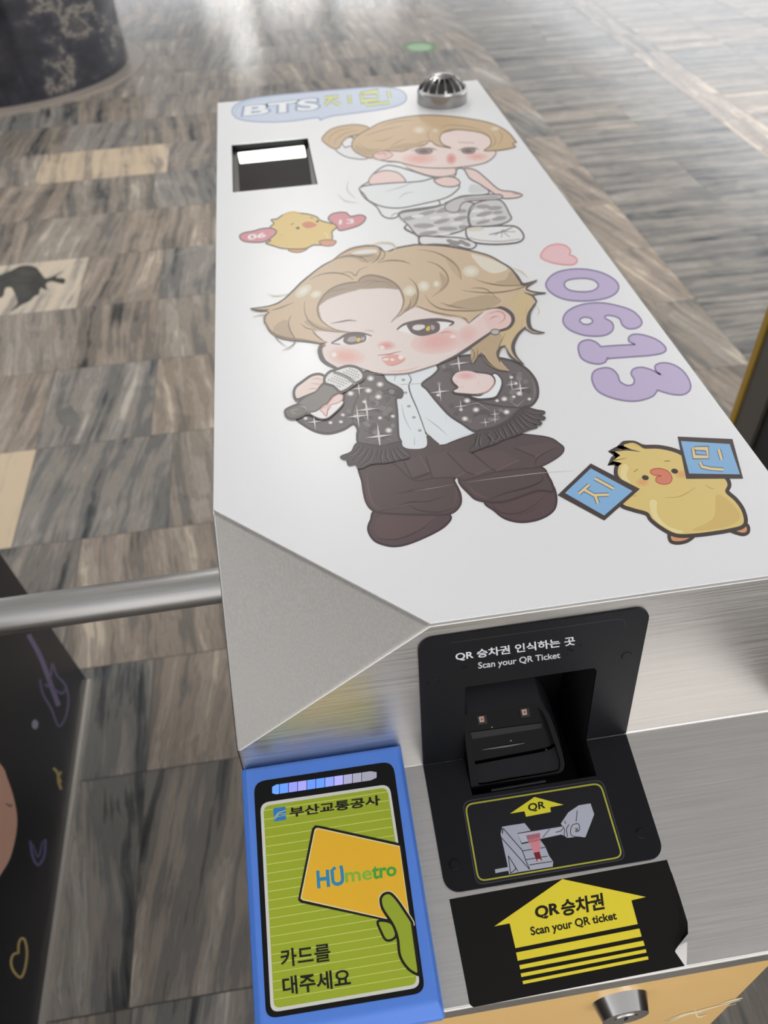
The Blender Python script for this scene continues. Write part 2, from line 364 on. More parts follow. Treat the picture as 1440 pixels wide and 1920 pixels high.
# ================================================================== the ticket gate
gate = empty('ticket_gate', (W / 2, .45, 0), 'steel subway ticket gate with white lid covered in cartoon stickers', 'ticket gate')
Z = lambda z: z + TOP
y1, z1, y2, z2 = -.01921, -.13686, -.16549, -.16941
D, E_, F_ = Vector((0, .12605, TOP)), Vector((.13357, 0, TOP)), Vector((0, y1 * .674, Z(z1 * .674)))
LID = Plane((0, 0, TOP), (0, 0, 1))
UPP = Plane((0, 0, TOP), Vector((1, 0, 0)).cross(Vector((0, y1, z1))) * -1)
SHF = Plane((0, y1, Z(z1)), Vector((1, 0, 0)).cross(Vector((0, y1 - y2, z1 - z2))))
if UPP.N.y > 0: UPP.N = -UPP.N
if SHF.N.z < 0: SHF.N = -SHF.N
# opening for the scanner, running over the fold
c5 = T(760, 1120, 2.6667)
opx0 = (UPP.at(*c5(290, 560)[0]).x + SHF.at(*c5(320, 900)[0]).x) / 2; opx1 = UPP.at(*c5(928, 520)[0]).x
opz = UPP.at(*c5(600, 395)[0]); opy = SHF.at(*c5(640, 945)[0])
print('opening', opx0, opx1, opz, opy)
def on_up(x, z): t = (z - TOP) / z1; return Vector((x, y1 * t, z))
def on_sh(x, y): t = (y - y1) / (y2 - y1); return Vector((x, y, Z(z1 + (z2 - z1) * t)))
# window in the lid
d1 = T(400, 130, 3.6)
wq = [LID.at(*p) for p in d1(127, 508, 638, 460, 703, 775, 127, 832)]
wx0 = (wq[0].x + wq[3].x) / 2; wx1 = (wq[1].x + wq[2].x) / 2; wy0 = (wq[2].y + wq[3].y) / 2; wy1 = (wq[0].y + wq[1].y) / 2
print('window', wx0, wx1, wy0, wy1)
BV = (0, y1, Z(z1)); SB = (0, y2, Z(z2)); LB = (0, y2, Z(z2 - .017)); BB = .26
def at(x, p): return Vector((x, p[1], p[2]))
def shell():
    mb = MB(); z = TOP - .0012
    top = [Vector((0, D.y, z)), Vector((E_.x, 0, z)), Vector((W, 0, z)), Vector((W, L, z)), Vector((0, L, z))]
    hole = [Vector((wx0, wy0, z)), Vector((wx0, wy1, z)), Vector((wx1, wy1, z)), Vector((wx1, wy0, z))]
    tri = tessellate_polygon([top, hole]); mb.add(top + hole, [tuple(t) for t in tri], STEEL)
    Dz, Ez = top[0], top[1]
    mb.add([Dz, Ez, F_], [(0, 1, 2)], STEEL_SHADED)
    g = .001
    up = [Ez, Vector((W, 0, z)), at(W, BV), at(opx1 + g, BV), on_up(opx1 + g, opz.z + g), on_up(opx0 - g, opz.z + g), at(opx0 - g, BV), at(0, BV), F_]
    mb.add(up, [tuple(t) for t in tessellate_polygon([up])], STEEL)
    sh = [at(0, BV), at(opx0 - g, BV), on_sh(opx0 - g, opy.y - g), on_sh(opx1 + g, opy.y - g), at(opx1 + g, BV), at(W, BV), at(W, SB), at(0, SB)]
    mb.add(sh, [tuple(t) for t in tessellate_polygon([sh])], STEEL)
    mb.add([at(0, SB), at(W, SB), at(W, LB), at(0, LB)], [(0, 1, 2, 3)], STEEL)
    ins = (0, y2 + .012, Z(z2 - .017))
    mb.add([at(0, LB), at(W, LB), at(W, ins), at(0, ins)], [(0, 1, 2, 3)], STEEL)
    for x, s in ((0, 0), (W, 1)):
        a = [Vector((x, L, Z(-BB))), Vector((x, L, z))] + ([Dz, F_] if s == 0 else [Vector((x, 0, z))]) + [at(x, BV), at(x, SB), at(x, LB), at(x, ins), Vector((x, y2 + .012, Z(-BB)))]
        mb.add(a, [tuple(t) for t in tessellate_polygon([a])], STEEL)
    mb.add([(0, L, Z(-BB)), (W, L, Z(-BB)), (W, L, z), (0, L, z)], [(0, 1, 2, 3)], STEEL)
    mb.add([(0, L, Z(-BB)), (W, L, Z(-BB)), (W, y2 + .012, Z(-BB)), (0, y2 + .012, Z(-BB))], [(0, 1, 2, 3)], STEEL)
    return mb.build('housing', gate, bevel=.0018, seg=3, angle=20)
shell()
# cabinet below, steel with a yellow front panel
MB().box(.03, .352, y2 + .05, L - .04, .08, Z(-BB) + .002, STEEL).build('cabinet', gate, bevel=.003)
MB().box(.045, .337, y2 + .07, L - .06, 0, .08, pbr('plinth', (.03, .03, .03), .5)).build('plinth', gate)
fp = MB().box(.028, .352, y2 + .010, y2 + .05, .085, Z(z2 - .018), YELLOWP).build('front_panel', gate, bevel=.002); fp['label'] = 'yellow front panel under the reader shelf'
FRT = Plane((0, y2 + .010, 0), (0, -1, 0))
# lid sheet
mb = MB(); e = .0012
top = [Vector((e * .6, D.y + .0015, TOP)), Vector((E_.x + .0006, e * 1.2, TOP)), Vector((W - e, e * 1.2, TOP)), Vector((W - e, L - e, TOP)), Vector((e * .6, L - e, TOP))]
hole = [Vector((wx0, wy0, TOP)), Vector((wx0, wy1, TOP)), Vector((wx1, wy1, TOP)), Vector((wx1, wy0, TOP))]
tri = [tuple(t) for t in tessellate_polygon([top, hole])]; al = top + hole
mb.add(al, tri, WHITE); dn = [p - Vector((0, 0, .0011)) for p in al]
mb.add(top + dn[:5], [(i, 5 + i, 5 + (i + 1) % 5, (i + 1) % 5) for i in range(5)], WHITE)
mb.add(hole + dn[5:], [(i, 4 + i, 4 + (i + 1) % 4, (i + 1) % 4) for i in range(4)], WHITE)
o = mb.build('lid', gate); o['label'] = 'flat white lid sheet'
# display window let into the lid
dsp = MB(); dep = .009; g = .0006
for (xa, ya), (xb, yb) in (((wx0, wy0), (wx1, wy0)), ((wx1, wy0), (wx1, wy1)), ((wx1, wy1), (wx0, wy1)), ((wx0, wy1), (wx0, wy0))):
    dsp.add([(xa, ya, TOP - .001), (xb, yb, TOP - .001), (xb, yb, TOP - dep), (xa, ya, TOP - dep)], [(0, 1, 2, 3)], BLACKP)
dsp.add([(wx0, wy0, TOP - dep), (wx1, wy0, TOP - dep), (wx1, wy1, TOP - dep), (wx0, wy1, TOP - dep)], [(0, 1, 2, 3)], pbr('display_bezel', srgb('4b4a42'), .3))
win = dsp.build('display', gate); win['label'] = 'sunken display window'
a = Art(LID, -dep + .0002, win)
a.poly(rrect(d1(160, 540, 628, 492, 665, 775, 178, 830), 1.5), '35332f', False, mt=pbr('display_glass', srgb('2b2927'), .10)); a.flush('glass')
a.poly(d1(188, 692, 640, 652, 655, 775, 192, 818), '241a1c', False, mt=pbr('display_red', srgb('1e1316'), .12)); a.flush('lower_panel', 'dark reddish unlit panel')
a.poly(rrect(d1(163, 562, 612, 513, 628, 593, 180, 638), 2.2), 'ffffff', False, mt=pbr('lit_bar', (.9, .9, .85), .3, emit=(.97, 1, .90), estr=1.25)); a.flush('lit_bar', 'glowing white bar')
# chrome grille dome
def dome():
    c = LID.at(829, 190); r = abs(LID.at(876, 188).x - LID.at(782, 192).x) / 2; h0 = r * .46
    prof = [(r * 1.0, 0), (r * 1.0, h0 * .9), (r * .97, h0)]
    for k in range(1, 11):
        t = k / 10 * math.pi / 2; prof.append((r * .95 * math.cos(t), h0 + r * .54 * math.sin(t)))
    mb = MB(); n = 64
    for j in range(len(prof) - 1):
        for i in range(n):
            t0, t1 = 2 * math.pi * i / n, 2 * math.pi * (i + 1) / n
            q = [(c.x + prof[j][0] * math.cos(t0), c.y + prof[j][0] * math.sin(t0), TOP + prof[j][1]), (c.x + prof[j][0] * math.cos(t1), c.y + prof[j][0] * math.sin(t1), TOP + prof[j][1]),
                 (c.x + prof[j + 1][0] * math.cos(t1), c.y + prof[j + 1][0] * math.sin(t1), TOP + prof[j + 1][1]), (c.x + prof[j + 1][0] * math.cos(t0), c.y + prof[j + 1][0] * math.sin(t0), TOP + prof[j + 1][1])]
            slot = 3 <= j <= 8 and (i % 4) in (0, 1, 2)
            if not slot: mb.add(q, [(0, 1, 2, 3)] if j < len(prof) - 2 else [(0, 1, 2)], CHROME)
    d = mb.build('speaker_dome', gate, bevel=.0003, seg=1); d['label'] = 'slotted chrome dome at the far end of the lid'
    inner = MB()
    for j in range(2, len(prof) - 1):
        for i in range(32):
            t0, t1 = 2 * math.pi * i / 32, 2 * math.pi * (i + 1) / 32; s = .9
            f = lambda a, b: (c.x + prof[a][0] * s * math.cos(b), c.y + prof[a][0] * s * math.sin(b), TOP + prof[a][1] * s)
            inner.add([f(j, t0), f(j, t1), f(j + 1, t1), f(j + 1, t0)], [(0, 1, 2, 3)] if j < len(prof) - 2 else [(0, 1, 2)], pbr('speaker_cloth', (.035, .03, .03), .5))
    inner.build('speaker_mesh', d)
dome()
# lock in the front panel
lk = FRT.at(1160, 1893); mb = MB(); r = .0215
cpt = FRT.at(1162, 1873); cpt = Vector((cpt.x, cpt.y, cpt.z))
mb.cyl(cpt + Vector((0, .004, 0)), cpt + Vector((0, -.012, 0)), r, r * .78, LOCKM, 48); lo = mb.build('lock', gate, smooth=True); lo['label'] = 'round chrome key lock'
mb = MB(); mb.cyl(cpt + Vector((0, -.0118, 0)), cpt + Vector((0, -.0126, 0)), r * .42, r * .40, LOCKM, 32); pl = mb.build('plug', lo, smooth=True)
MB().box(cpt.x - .001, cpt.x + .001, cpt.y - .0130, cpt.y - .0126, cpt.z - .003, cpt.z + .003, DARK).build('keyhole', pl)

# turnstile arm reaching out to the left
arm = empty('turnstile_arm', (-.03, .23, Z(-.20)), 'horizontal brushed steel turnstile arm across the passage left of the gate', 'turnstile arm')
c0, c1 = Vector((-.03, .232, Z(-.200))), Vector((-.455, .226, Z(-.200)))
mb = MB().cyl(Vector((.0, .232, Z(-.2))), c1, .0178, .0178, STEEL_PIPE, 48); mb.build('tube', arm, smooth=True)
mb = MB().cyl(c1 + Vector((.002, 0, 0)), c1 + Vector((-.010, 0, 0)), .0178, .012, STEEL_PIPE, 48); mb.build('end_cap', arm, smooth=True)
mb = MB().cyl((.012, .232, Z(-.2)), (-.004, .232, Z(-.2)), .034, .032, STEEL, 48); mb.build('collar', arm, smooth=True)

# neighbouring gate on the left: dark printed flank
ng = empty('ticket_gate', (-.68, .3, 0), 'neighbouring ticket gate with a dark navy printed side panel, cut off by the left edge', 'ticket gate')
def flank(xf, xb, ya, yb0, yb1, zt):
    s = 1 if xf > xb else -1
    return [Vector((xf, ya, .014)), Vector((xf, yb0, .014)), Vector((xf, yb0 - (yb0 - yb1) * 1.0, zt)), Vector((xf, ya, zt))]
NAVY = noisy('navy_print', srgb('0e0f18'), .34, .3, 5); NAVY.node_tree.nodes['Principled BSDF'].inputs['Specular IOR Level'].default_value = .25
ps = flank(-.482, 0, -.6, .774, .648, 1.06)
MB().prism(ps, Vector((-.37, 0, 0)), pbr('neighbour_steel', (.3, .3, .3), .35, 1.0)).build('cabinet', ng, bevel=.003)
FL = Plane((-.4805, 0, 0), (1, 0, 0))
ps2 = [p + Vector((.0005, 0, 0)) for p in flank(-.48, 0, -.6, .774, .648, 1.06)]
pn = MB().prism(ps2, Vector((-.0012, 0, 0)), NAVY).build('side_panel', ng); pn['label'] = 'dark navy printed poster panel with doodles'
MB().box(-.482, -.472, -.6, .775, .0, .014, pbr('skirting_metal', (.62, .58, .53), .35, .6)).build('skirting', ng)
FL = Plane((-.4795, 0, 0), (1, 0, 0))
e3 = T(0, 1000, 3.0); e4 = T(0, 1450, 3.0)
a = Art(FL, 1e-4, pn)
a.line(e3(160, 570, 230, 700, 300, 890, 330, 970), '6b5f82', 9); a.line(e3(225, 820, 240, 900, 290, 990, 330, 1085, 370, 1030, 385, 930, 365, 850, 320, 800, 295, 735, 285, 800, 270, 850), '5d5578', 4)
a.line(e3(250, 850, 290, 870, 350, 900, 375, 860), '5d5578', 4); a.flush('guitar_doodle', 'purple hand drawn guitar'); a.oval(*e3(197, 1075)[0], 6, 9, '8a8a99'); a.flush('dot_doodle', 'small pale dot'); a.line(e4(170, 380, 185, 470, 215, 515, 250, 460, 255, 370), '56527a', 5); a.line(e4(185, 400, 215, 470, 240, 380), '56527a', 3); a.flush('curl_doodle', 'purple u shaped doodle')
a.line(e4(105, 1010, 75, 1020, 62, 1060, 75, 1110, 115, 1148, 140, 1100, 152, 1010, 140, 940, 120, 930, 105, 960, 104, 1012), 'b09a63', 4.5); a.flush('heart_doodle', 'gold outlined heart')
a.line(e3(300, 1320, 325, 1350, 330, 1400, 345, 1440), 'a8935a', 5); a.line(e3(345, 1340, 330, 1370, 345, 1400), 'a8935a', 4); a.flush('gold_doodle', 'small gold squiggle')
a.poly([(-60, 1380), (0, 1432), (14, 1460), (28, 1505), (32, 1548), (22, 1600), (6, 1632), (-20, 1660), (-60, 1600)], 'c49a86'); a.line(e4(35, 170, 60, 185, 65, 175), '6b3a38', 3); a.flush('portrait_print', 'skin coloured edge of a printed face')
# neighbouring gate on the right
rg = empty('ticket_gate', (1.08, .3, 0), 'neighbouring dark ticket gate with a yellow edge strip, at the right edge', 'ticket gate')
MB().box(.885, 1.25, -.6, .80, 0, 1.06, pbr('dark_panel', srgb('1c1b1b'), .35)).build('cabinet', rg, bevel=.004)
MB().box(.878, .886, .735, .80, .01, 1.06, pbr('grey_strip', srgb('57524a'), .4)).build('side_strip', rg)['label'] = 'grey strip on the end of the flank'
MB().box(.874, .884, .798, .812, .01, 1.06, pbr('yellow_strip', srgb('a8862a'), .4)).build('edge_strip', rg)['label'] = 'yellow edge strip'
INK_GAIN = 1.22

# ------------------------------------------------------------------ QR ticket reader of the gate
SD = (Vector(SB) - Vector(BV)).normalized()          # down the shelf
def shp(x, s, h): return Vector((x, BV[1], BV[2])) + SD * s + SHF.N * h
PX0, PX1 = .1253, .2752
ztop = UPP.at(*c5(600, 130)[0]).z; sbot = (SHF.at(*c5(740, 1395)[0]) - Vector(BV)).dot(SD)
UD = (Vector((0, 0, TOP)) - Vector(BV)).normalized(); uh = (ztop - BV[2]) / UD.z
def upp(x, u, h): return Vector((x, BV[1], BV[2])) + UD * u + UPP.N * h
TH = .0016; k = TH * .9; rr = .010
uo = (opz.z - BV[2]) / UD.z; so = (opy - Vector(BV)).dot(SD)
def arc(cx, cy, a0, a1, r=rr, n=6): return [(cx + r * math.cos(math.radians(a0 + (a1 - a0) * i / n)), cy + r * math.sin(math.radians(a0 + (a1 - a0) * i / n))) for i in range(n + 1)]
u2 = [(PX0, k), (opx0, k), (opx0, uo)] + [(opx1 - .002, uo), (opx1, uo - .003), (opx1, k), (PX1, k)] + arc(PX1 - rr, uh - rr, 0, 90) + arc(PX0 + rr, uh - rr, 90, 180)
l2 = [(PX0, k), (opx0, k), (opx0, so), (opx1, so), (opx1, k), (PX1, k)] + arc(PX1 - rr, sbot - rr, 0, 90) + arc(PX0 + rr, sbot - rr, 90, 180)
mb = MB().prism([upp(x, u, TH) for x, u in u2], -UPP.N * (TH - 2e-4), BLACKP)
mb.prism([shp(x, s, TH) for x, s in l2], -SHF.N * (TH - 2e-4), BLACKP)
plate = mb.build('ticket_reader', gate); plate['label'] = 'black folded metal plate of the QR ticket reader'
def rivet(p, n):
    mb = MB().cyl(p, p + n * .0007, .0036, .0030, BLACKP, 24); mb.build('rivet', plate, smooth=True)
for q in ((140, 425), (1105, 290)): rivet(UPP.at(*c5(*q)[0], TH), UPP.N)
for q in ((245, 1335), (1180, 1180)): rivet(SHF.at(*c5(*q)[0], TH), SHF.N)
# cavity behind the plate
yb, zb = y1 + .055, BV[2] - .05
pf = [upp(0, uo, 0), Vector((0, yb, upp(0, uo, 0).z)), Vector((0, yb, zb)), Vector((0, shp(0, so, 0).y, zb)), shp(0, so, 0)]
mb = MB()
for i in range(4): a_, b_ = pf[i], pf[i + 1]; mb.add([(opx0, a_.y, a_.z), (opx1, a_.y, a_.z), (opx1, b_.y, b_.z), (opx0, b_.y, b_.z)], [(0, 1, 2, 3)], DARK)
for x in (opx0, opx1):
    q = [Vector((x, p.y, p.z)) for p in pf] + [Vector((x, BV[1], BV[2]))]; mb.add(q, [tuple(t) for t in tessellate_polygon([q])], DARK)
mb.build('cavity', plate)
# hooded scanner module
g1 = T(840, 1240, 4.8)
lowp = SHF.at(*g1(560, 1110)[0], -.002); hip = Vector((lowp.x, y1 + .012, lowp.z + .052))
MD = Plane(lowp, Vector((1, 0, 0)).cross(hip - lowp)); MD.N = MD.N if MD.N.y < 0 else -MD.N
outer = cat(g1(150, 520, 165, 470, 250, 455, 560, 415, 780, 380, 850, 400, 920, 500, 985, 680, 1040, 870, 1045, 960, 1000, 1010, 900, 1050, 560, 1115, 300, 1165, 230, 1165, 205, 1110, 180, 900, 155, 700), True, 4)
inner = cat(g1(185, 560, 215, 510, 300, 490, 560, 440, 770, 415, 830, 430, 880, 510, 940, 680, 1000, 860, 1005, 960, 940, 1000, 560, 1065, 310, 1110, 270, 1080, 240, 900, 205, 720), True, 4)
GLO = pbr('module_plastic', srgb('121317'), .35, spec=.25); GL2 = pbr('module_dark', srgb('030303'), .2, spec=.12)
mb = MB(); P0 = [MD.at(*p, 0) for p in outer]; P1 = [MD.at(*p, 0) for p in inner]
mb.add(P0 + P1, [tuple(t) for t in tessellate_polygon([P0, P1])], GL2)
back = Vector((0, .016, .0085)); n = len(P0); hood = []
mb.add(P0 + [p + back for p in P0], [(i, (i + 1) % n, n + (i + 1) % n, n + i) for i in range(n)], GLO)
dp = -MD.N * .011; n = len(P1)
mb.add(P1 + [p + dp for p in P1], [(i, (i + 1) % n, n + (i + 1) % n, n + i) for i in range(n)], GL2)
mb.add([p + dp for p in P1], [tuple(t) for t in tessellate_polygon([P1])], GL2)
sm = mb.build('scanner_module', plate, bevel=.0012, seg=3, angle=50); sm['label'] = 'glossy black hooded scanner with two small lamps'
a = Art(MD, -.0105, plate)
a.poly(g1(200, 640, 840, 555, 845, 600, 220, 700), '0c0d0f', False); a.line(g1(310, 795, 520, 765, 690, 735), '55565a', 3, (.3, .3)); a.line(g1(390, 590, 400, 596), '6a6a6a', 3); a.line(g1(560, 712, 572, 716), '6a6a6a', 3); a.line(g1(875, 795, 895, 797), '6a6a6a', 3)
a.poly(g1(255, 955, 1000, 850, 1005, 960, 940, 1000, 310, 1108, 270, 1060), '17110d', False)
a.flush('scan_window', 'brown tinted glass strip and ridges')
a.off = -.0100
for x, y in ((303, 522), (688, 458)):
    a.poly(g1(x - 45, y - 30, x + 40, y - 42, x + 52, y + 38, x - 28, y + 50), '08080a', False); a.poly(g1(x - 26, y - 22, x + 18, y - 28, x + 24, y + 22, x - 16, y + 28), 'a58a7c', False); a.poly(g1(x - 8, y - 10, x + 10, y - 12, x + 12, y + 8, x - 5, y + 10), '7a3a30', False); a.flush('lamp_chip', 'tiny pinkish lamp chip')
mb = MB(); mb.cyl(MD.at(*g1(390, 1165)[0], .001), MD.at(*g1(880, 1080)[0], .001), .0011, .0011, pbr('gloss_lip', srgb('3a3a3d'), .08), 16); mb.build('front_lip', plate, smooth=True)
# lettering on the upright part of the plate
a = Art(UPP, TH + 1e-4, plate)
a.line(c5(225, 228, 1070, 108, 1095, 118, 1105, 150), '2b2c31', 1.2, smooth=False); a.flush('label_edge')
a.text('QR 승차권 인식하는 곳', c5(254, 320, 850, 240, 845, 196, 250, 276), 'c3c4c9', .022); a.flush('korean_lettering', 'light grey lettering QR 승차권 인식하는 곳')
a.text('Scan your QR Ticket', c5(366, 366, 775, 312, 772, 274, 364, 326), 'b4b5ba', .018); a.flush('english_lettering', 'light grey lettering Scan your QR Ticket')
br = MB()
for x, y in ((285, 352), (298, 352), (306, 340), (306, 352), (460, 296), (472, 293), (458, 306), (480, 303), (515, 298), (528, 296), (540, 305), (598, 290), (612, 288), (695, 270), (708, 268), (700, 281), (718, 278), (815, 262), (828, 260), (838, 268), (812, 285), (878, 242)):
    p = UPP.at(*c5(x, y)[0], TH); br.cyl(p, p + UPP.N * .0005, .0009, .0006, BLACKP, 10)
o = br.build('braille', plate); o['kind'] = 'stuff'; o['label'] = 'black raised braille dots'
# pictogram panel
g2 = T(860, 1460, 3.6); a = Art(SHF, TH + 1e-4, plate)
a.poly(rrect(g2(22, 152, 972, 2, 1133, 545, 118, 722), 17), '3c3c44', False); a.poly(rrect(g2(29, 158, 967, 9, 1126, 540, 122, 714), 16), '141317', False)
a.line(rrect(g2(44, 176, 957, 30, 1106, 528, 134, 692), 15), 'a3a23b', 3.0, closed=True, smooth=False)
pic = a.flush('pictogram', 'black panel with lime border showing how to scan a ticket')
a.parent = pic; a.off += 5e-5
a.poly(g2(347, 236, 512, 123, 708, 176, 618, 193, 622, 225, 455, 257, 444, 220), 'cfc832', False); a.flush('arrow', 'yellow arrow'); a.text('QR', g2(474, 228, 584, 206, 578, 152, 468, 172), '15130c', .03); a.flush('arrow_lettering', 'black letters QR')
a.poly(g2(292, 325, 330, 318, 445, 300, 490, 355, 545, 405, 585, 460, 610, 520, 638, 560, 635, 594, 400, 632, 340, 645, 325, 560, 283, 372), 'a4a7b4', False)
a.poly(g2(245, 612, 380, 588, 384, 612, 248, 638), 'a4a7b4', False)
for q in ((300, 335, 430, 485, 452, 550, 480, 612), (288, 398, 478, 612), (430, 487, 585, 463), (450, 547, 600, 523), (478, 582, 632, 558), (292, 330, 296, 372, 300, 335), (335, 520, 400, 625), (335, 520, 350, 640), (380, 588, 384, 612, 350, 640)): a.line(g2(*q), '24242a', 1.5, smooth=False)
a.flush('machine_drawing', 'pale drawing of a gate')
a.poly(g2(397, 370, 700, 318, 712, 375, 425, 438), 'b0b2bf', False); a.line(g2(397, 370, 700, 318, 712, 375, 425, 438), '24242a', 1.5, closed=True, smooth=False)
a.poly(g2(560, 398, 608, 340, 622, 338, 575, 396), '7d7f89', False); a.poly(g2(455, 385, 550, 365, 552, 412, 472, 430), 'b5707a', False)
for i in range(7): a.line(g2(458 + i * 13, 380 - i * 2, 468 + i * 12, 412 - i * 3), '6f3f4a', 1.1)
a.flush('ticket_drawing', 'pale ticket strip')
a.poly(g2(478, 432, 552, 415, 550, 490, 505, 498), 'cc8089', False); a.poly(g2(505, 500, 546, 492, 562, 552, 528, 560), '6f1f29', False); a.poly(g2(530, 545, 550, 541, 556, 554, 532, 559), 'c9a0a5', False); a.flush('beam_drawing', 'pink scan beam')
a.poly(g2(690, 302, 740, 228, 810, 180, 890, 167, 915, 240, 885, 320, 855, 396, 800, 392, 735, 400, 700, 380, 655, 362, 705, 335), 'a8abb8', False)
for q in ((800, 215, 792, 290), (715, 285, 722, 305), (655, 362, 690, 352, 705, 335), (700, 318, 715, 345, 712, 380, 725, 398), (745, 310, 728, 340, 735, 395), (770, 310, 755, 345, 765, 385, 830, 395), (770, 310, 808, 305, 815, 345, 790, 360), (785, 335, 812, 355), (805, 330, 788, 358)): a.line(g2(*q), '24242a', 1.4)
a.flush('hand_drawing', 'pale drawing of a hand')

# ------------------------------------------------------------------ blue card reader on the left of the shelf
HR = .028; s0 = (SHF.at(600, 1416, HR) - Vector(BV)).dot(SD); s1 = (SHF.at(829, 1907, HR) - Vector(BV)).dot(SD)
RX0, RX1 = -.0005, .1105; ch = .0065; dz = .0055
print('reader', s0, s1, [SHF.at(*p, HR).x for p in ((451, 1438), (753, 1394), (829, 1907))])
mb = MB()
rows = []
for x0, x1, sa, sb, h in ((RX0, RX1, s0, s1 + .002, .0003), (RX0, RX1 , s0, s1 + .001, HR - dz), (RX0 + ch * .75, RX1 - ch * .45, s0 + .002, s1 - ch * 1.2, HR)):
    rows.append([shp(x0, sa, h), shp(x1, sa, h), shp(x1, sb, h), shp(x0, sb, h)])
v = [p for r in rows for p in r]; f = [(3, 2, 1, 0), (8, 9, 10, 11)]
for j in (0, 1):
    for i in range(4): f.append((4 * j + i, 4 * j + (i + 1) % 4, 4 * j + 4 + (i + 1) % 4, 4 * j + 4 + i))
mb.add(v, f, BLUE); reader = mb.build('card_reader', gate, bevel=.0016, seg=3, angle=15); reader['label'] = 'blue plastic card reader'
RD = Plane(shp(0, 0, HR), SHF.N); a = Art(RD, 1.5e-4, reader); c6 = T(430, 1380, 3.5122); g6 = T(480, 1460, 5.143)
a.poly(rrect(c6(160, 303, 1078, 165, 1290, 1690, 242, 1864), 22), '101012', False, mt=pbr('label_black', srgb('08080a'), .35, spec=.25)); a.flush('label_border', 'black rounded label border'); a.off += 4e-5
cols = ['4a9cff', '4690ff', '8a92f8', '9c9cf6', '4a8cff', '4490ff', '7f98ff', 'aaaafc', 'bebee8', 'b8b8d2', 'adadc0']
LT, LB2 = c6(296, 320, 972, 226), c6(296, 388, 972, 284)
edge = [0, .045, .13, .215, .302, .389, .476, .563, .65, .737, .825, .912, 1.0]
lp = lambda p, q, t: (p[0] + (q[0] - p[0]) * t, p[1] + (q[1] - p[1]) * t)
A0, A1, B0, B1 = c6(280, 324)[0], c6(972, 226)[0], c6(280, 388)[0], c6(972, 286)[0]
ed = [0.0, .068, .155, .243, .33, .417, .505, .592, .68, .767, .854, .93, 1.0]; ed = [0.0, .072, .158, .245, .332, .418, .505, .592, .68, .767, .854, 1.0]
bar_l = []
for i in range(11):
    t0, t1 = ed[i] + .003, ed[i + 1] - .003
    q = [lp(A0, A1, t0), lp(A0, A1, t1), lp(B0, B1, t1), lp(B0, B1, t0)]
    if i == 0: m0 = lp(q[0], q[3], .5); q = [lp(q[0], q[1], .55), q[1], q[2], lp(q[3], q[2], .55), lp(q[3], m0, .35), (m0[0], m0[1]), lp(q[0], m0, .35)]
    if i == 10: m0 = lp(q[1], q[2], .5); q = [q[0], lp(q[0], q[1], .6), lp(q[1], m0, .4), m0, lp(q[2], m0, .4), lp(q[3], q[2], .6), q[3]]
    c = srgb(cols[i]); a.raw(q, [tuple(range(len(q)))], pbr('led_' + cols[i] , (.12, .12, .14), .3, emit=c, estr=.5 if i < 8 else .34)); a.flush('light_segment')
a.poly(rrect(c6(203, 441, 1055, 316, 1258, 1655, 273, 1822), 17), 'c6c6be', False); a.flush('label_frame', 'pale grey frame line'); a.off += 3e-5
gq = c6(224, 462, 1040, 338, 1236, 1634, 294, 1794); a.poly(rrect(gq, 13), '93a22a', False)
for i in range(22):
    t = .022 + i * .0445; p, q = lp(gq[0], gq[3], t), lp(gq[1], gq[2], t); a.line([lp(p, q, .004), lp(p, q, .996)], 'bcc468', 1.5)
lab = a.flush('green_label', 'lime green lined card label'); a.parent = lab; a.off += 3e-5
a.poly(g6(166, 292, 172, 286, 278, 270, 286, 278, 291, 388, 285, 396, 182, 413, 174, 406), '2f74b8', False); a.line(g6(175, 380, 215, 330, 250, 318, 288, 305), 'a9c27a', 1.6); a.line(g6(180, 395, 220, 345, 260, 340, 290, 335), 'a9c27a', 1.2); a.line(g6(205, 370, 250, 358, 290, 352), '9db84e', 1.2); a.flush('company_logo', 'small blue square logo')
a.text('부산교통공사', g6(330, 372, 1195, 252, 1190, 160, 325, 282), '15160f', .03); a.flush('company_lettering', 'black lettering 부산교통공사')
card = c6(565, 588, 600, 592, 1124, 706, 1133, 712, 1200, 1200, 1050, 1222, 470, 1098, 452, 1080, 456, 1060, 545, 610)
a.poly(card, '141410', False); ci = c6(572, 606, 590, 606, 1122, 724, 1186, 1180, 1035, 1205, 485, 1082, 470, 1072, 470, 1060, 560, 620); a.poly(ci, 'd9cda0', False)
cj = c6(578, 613, 592, 613, 1120, 731, 1180, 1175, 1030, 1197, 490, 1075, 478, 1066, 478, 1058, 566, 625); a.poly(cj, 'dcab2c', False)
cd = a.flush('card_picture', 'yellow card picture'); a.parent = cd; a.off += 2e-5
a.text('HU', c6(583, 1000, 756, 976, 746, 876, 576, 892), '2e82a8', .035); a.oval(*c6(690, 872)[0], 3.6, 3.4, '2e82a8'); a.oval(*c6(736, 864)[0], 3.6, 3.4, '2e82a8')
a.text('me', c6(768, 964, 940, 942, 935, 884, 762, 902), '7fae3a', .02); a.text('tro', c6(945, 942, 1100, 916, 1094, 850, 940, 866), '3f9a3a', .03); a.flush('lettering', 'blue and green lettering HÜmetro')
a.parent = lab
hand = c6(1006, 1130, 998, 1100, 998, 1068, 1020, 1040, 1060, 1036, 1105, 1080, 1160, 1160, 1200, 1222, 1206, 1250, 1206, 1250, 1252, 1578, 1252, 1578, 1180, 1535, 1125, 1450, 1108, 1330, 1078, 1245, 1025, 1165)
f2 = c6(978, 1222, 1000, 1290, 1030, 1342, 1070, 1342, 1098, 1312, 1080, 1250, 1045, 1222)
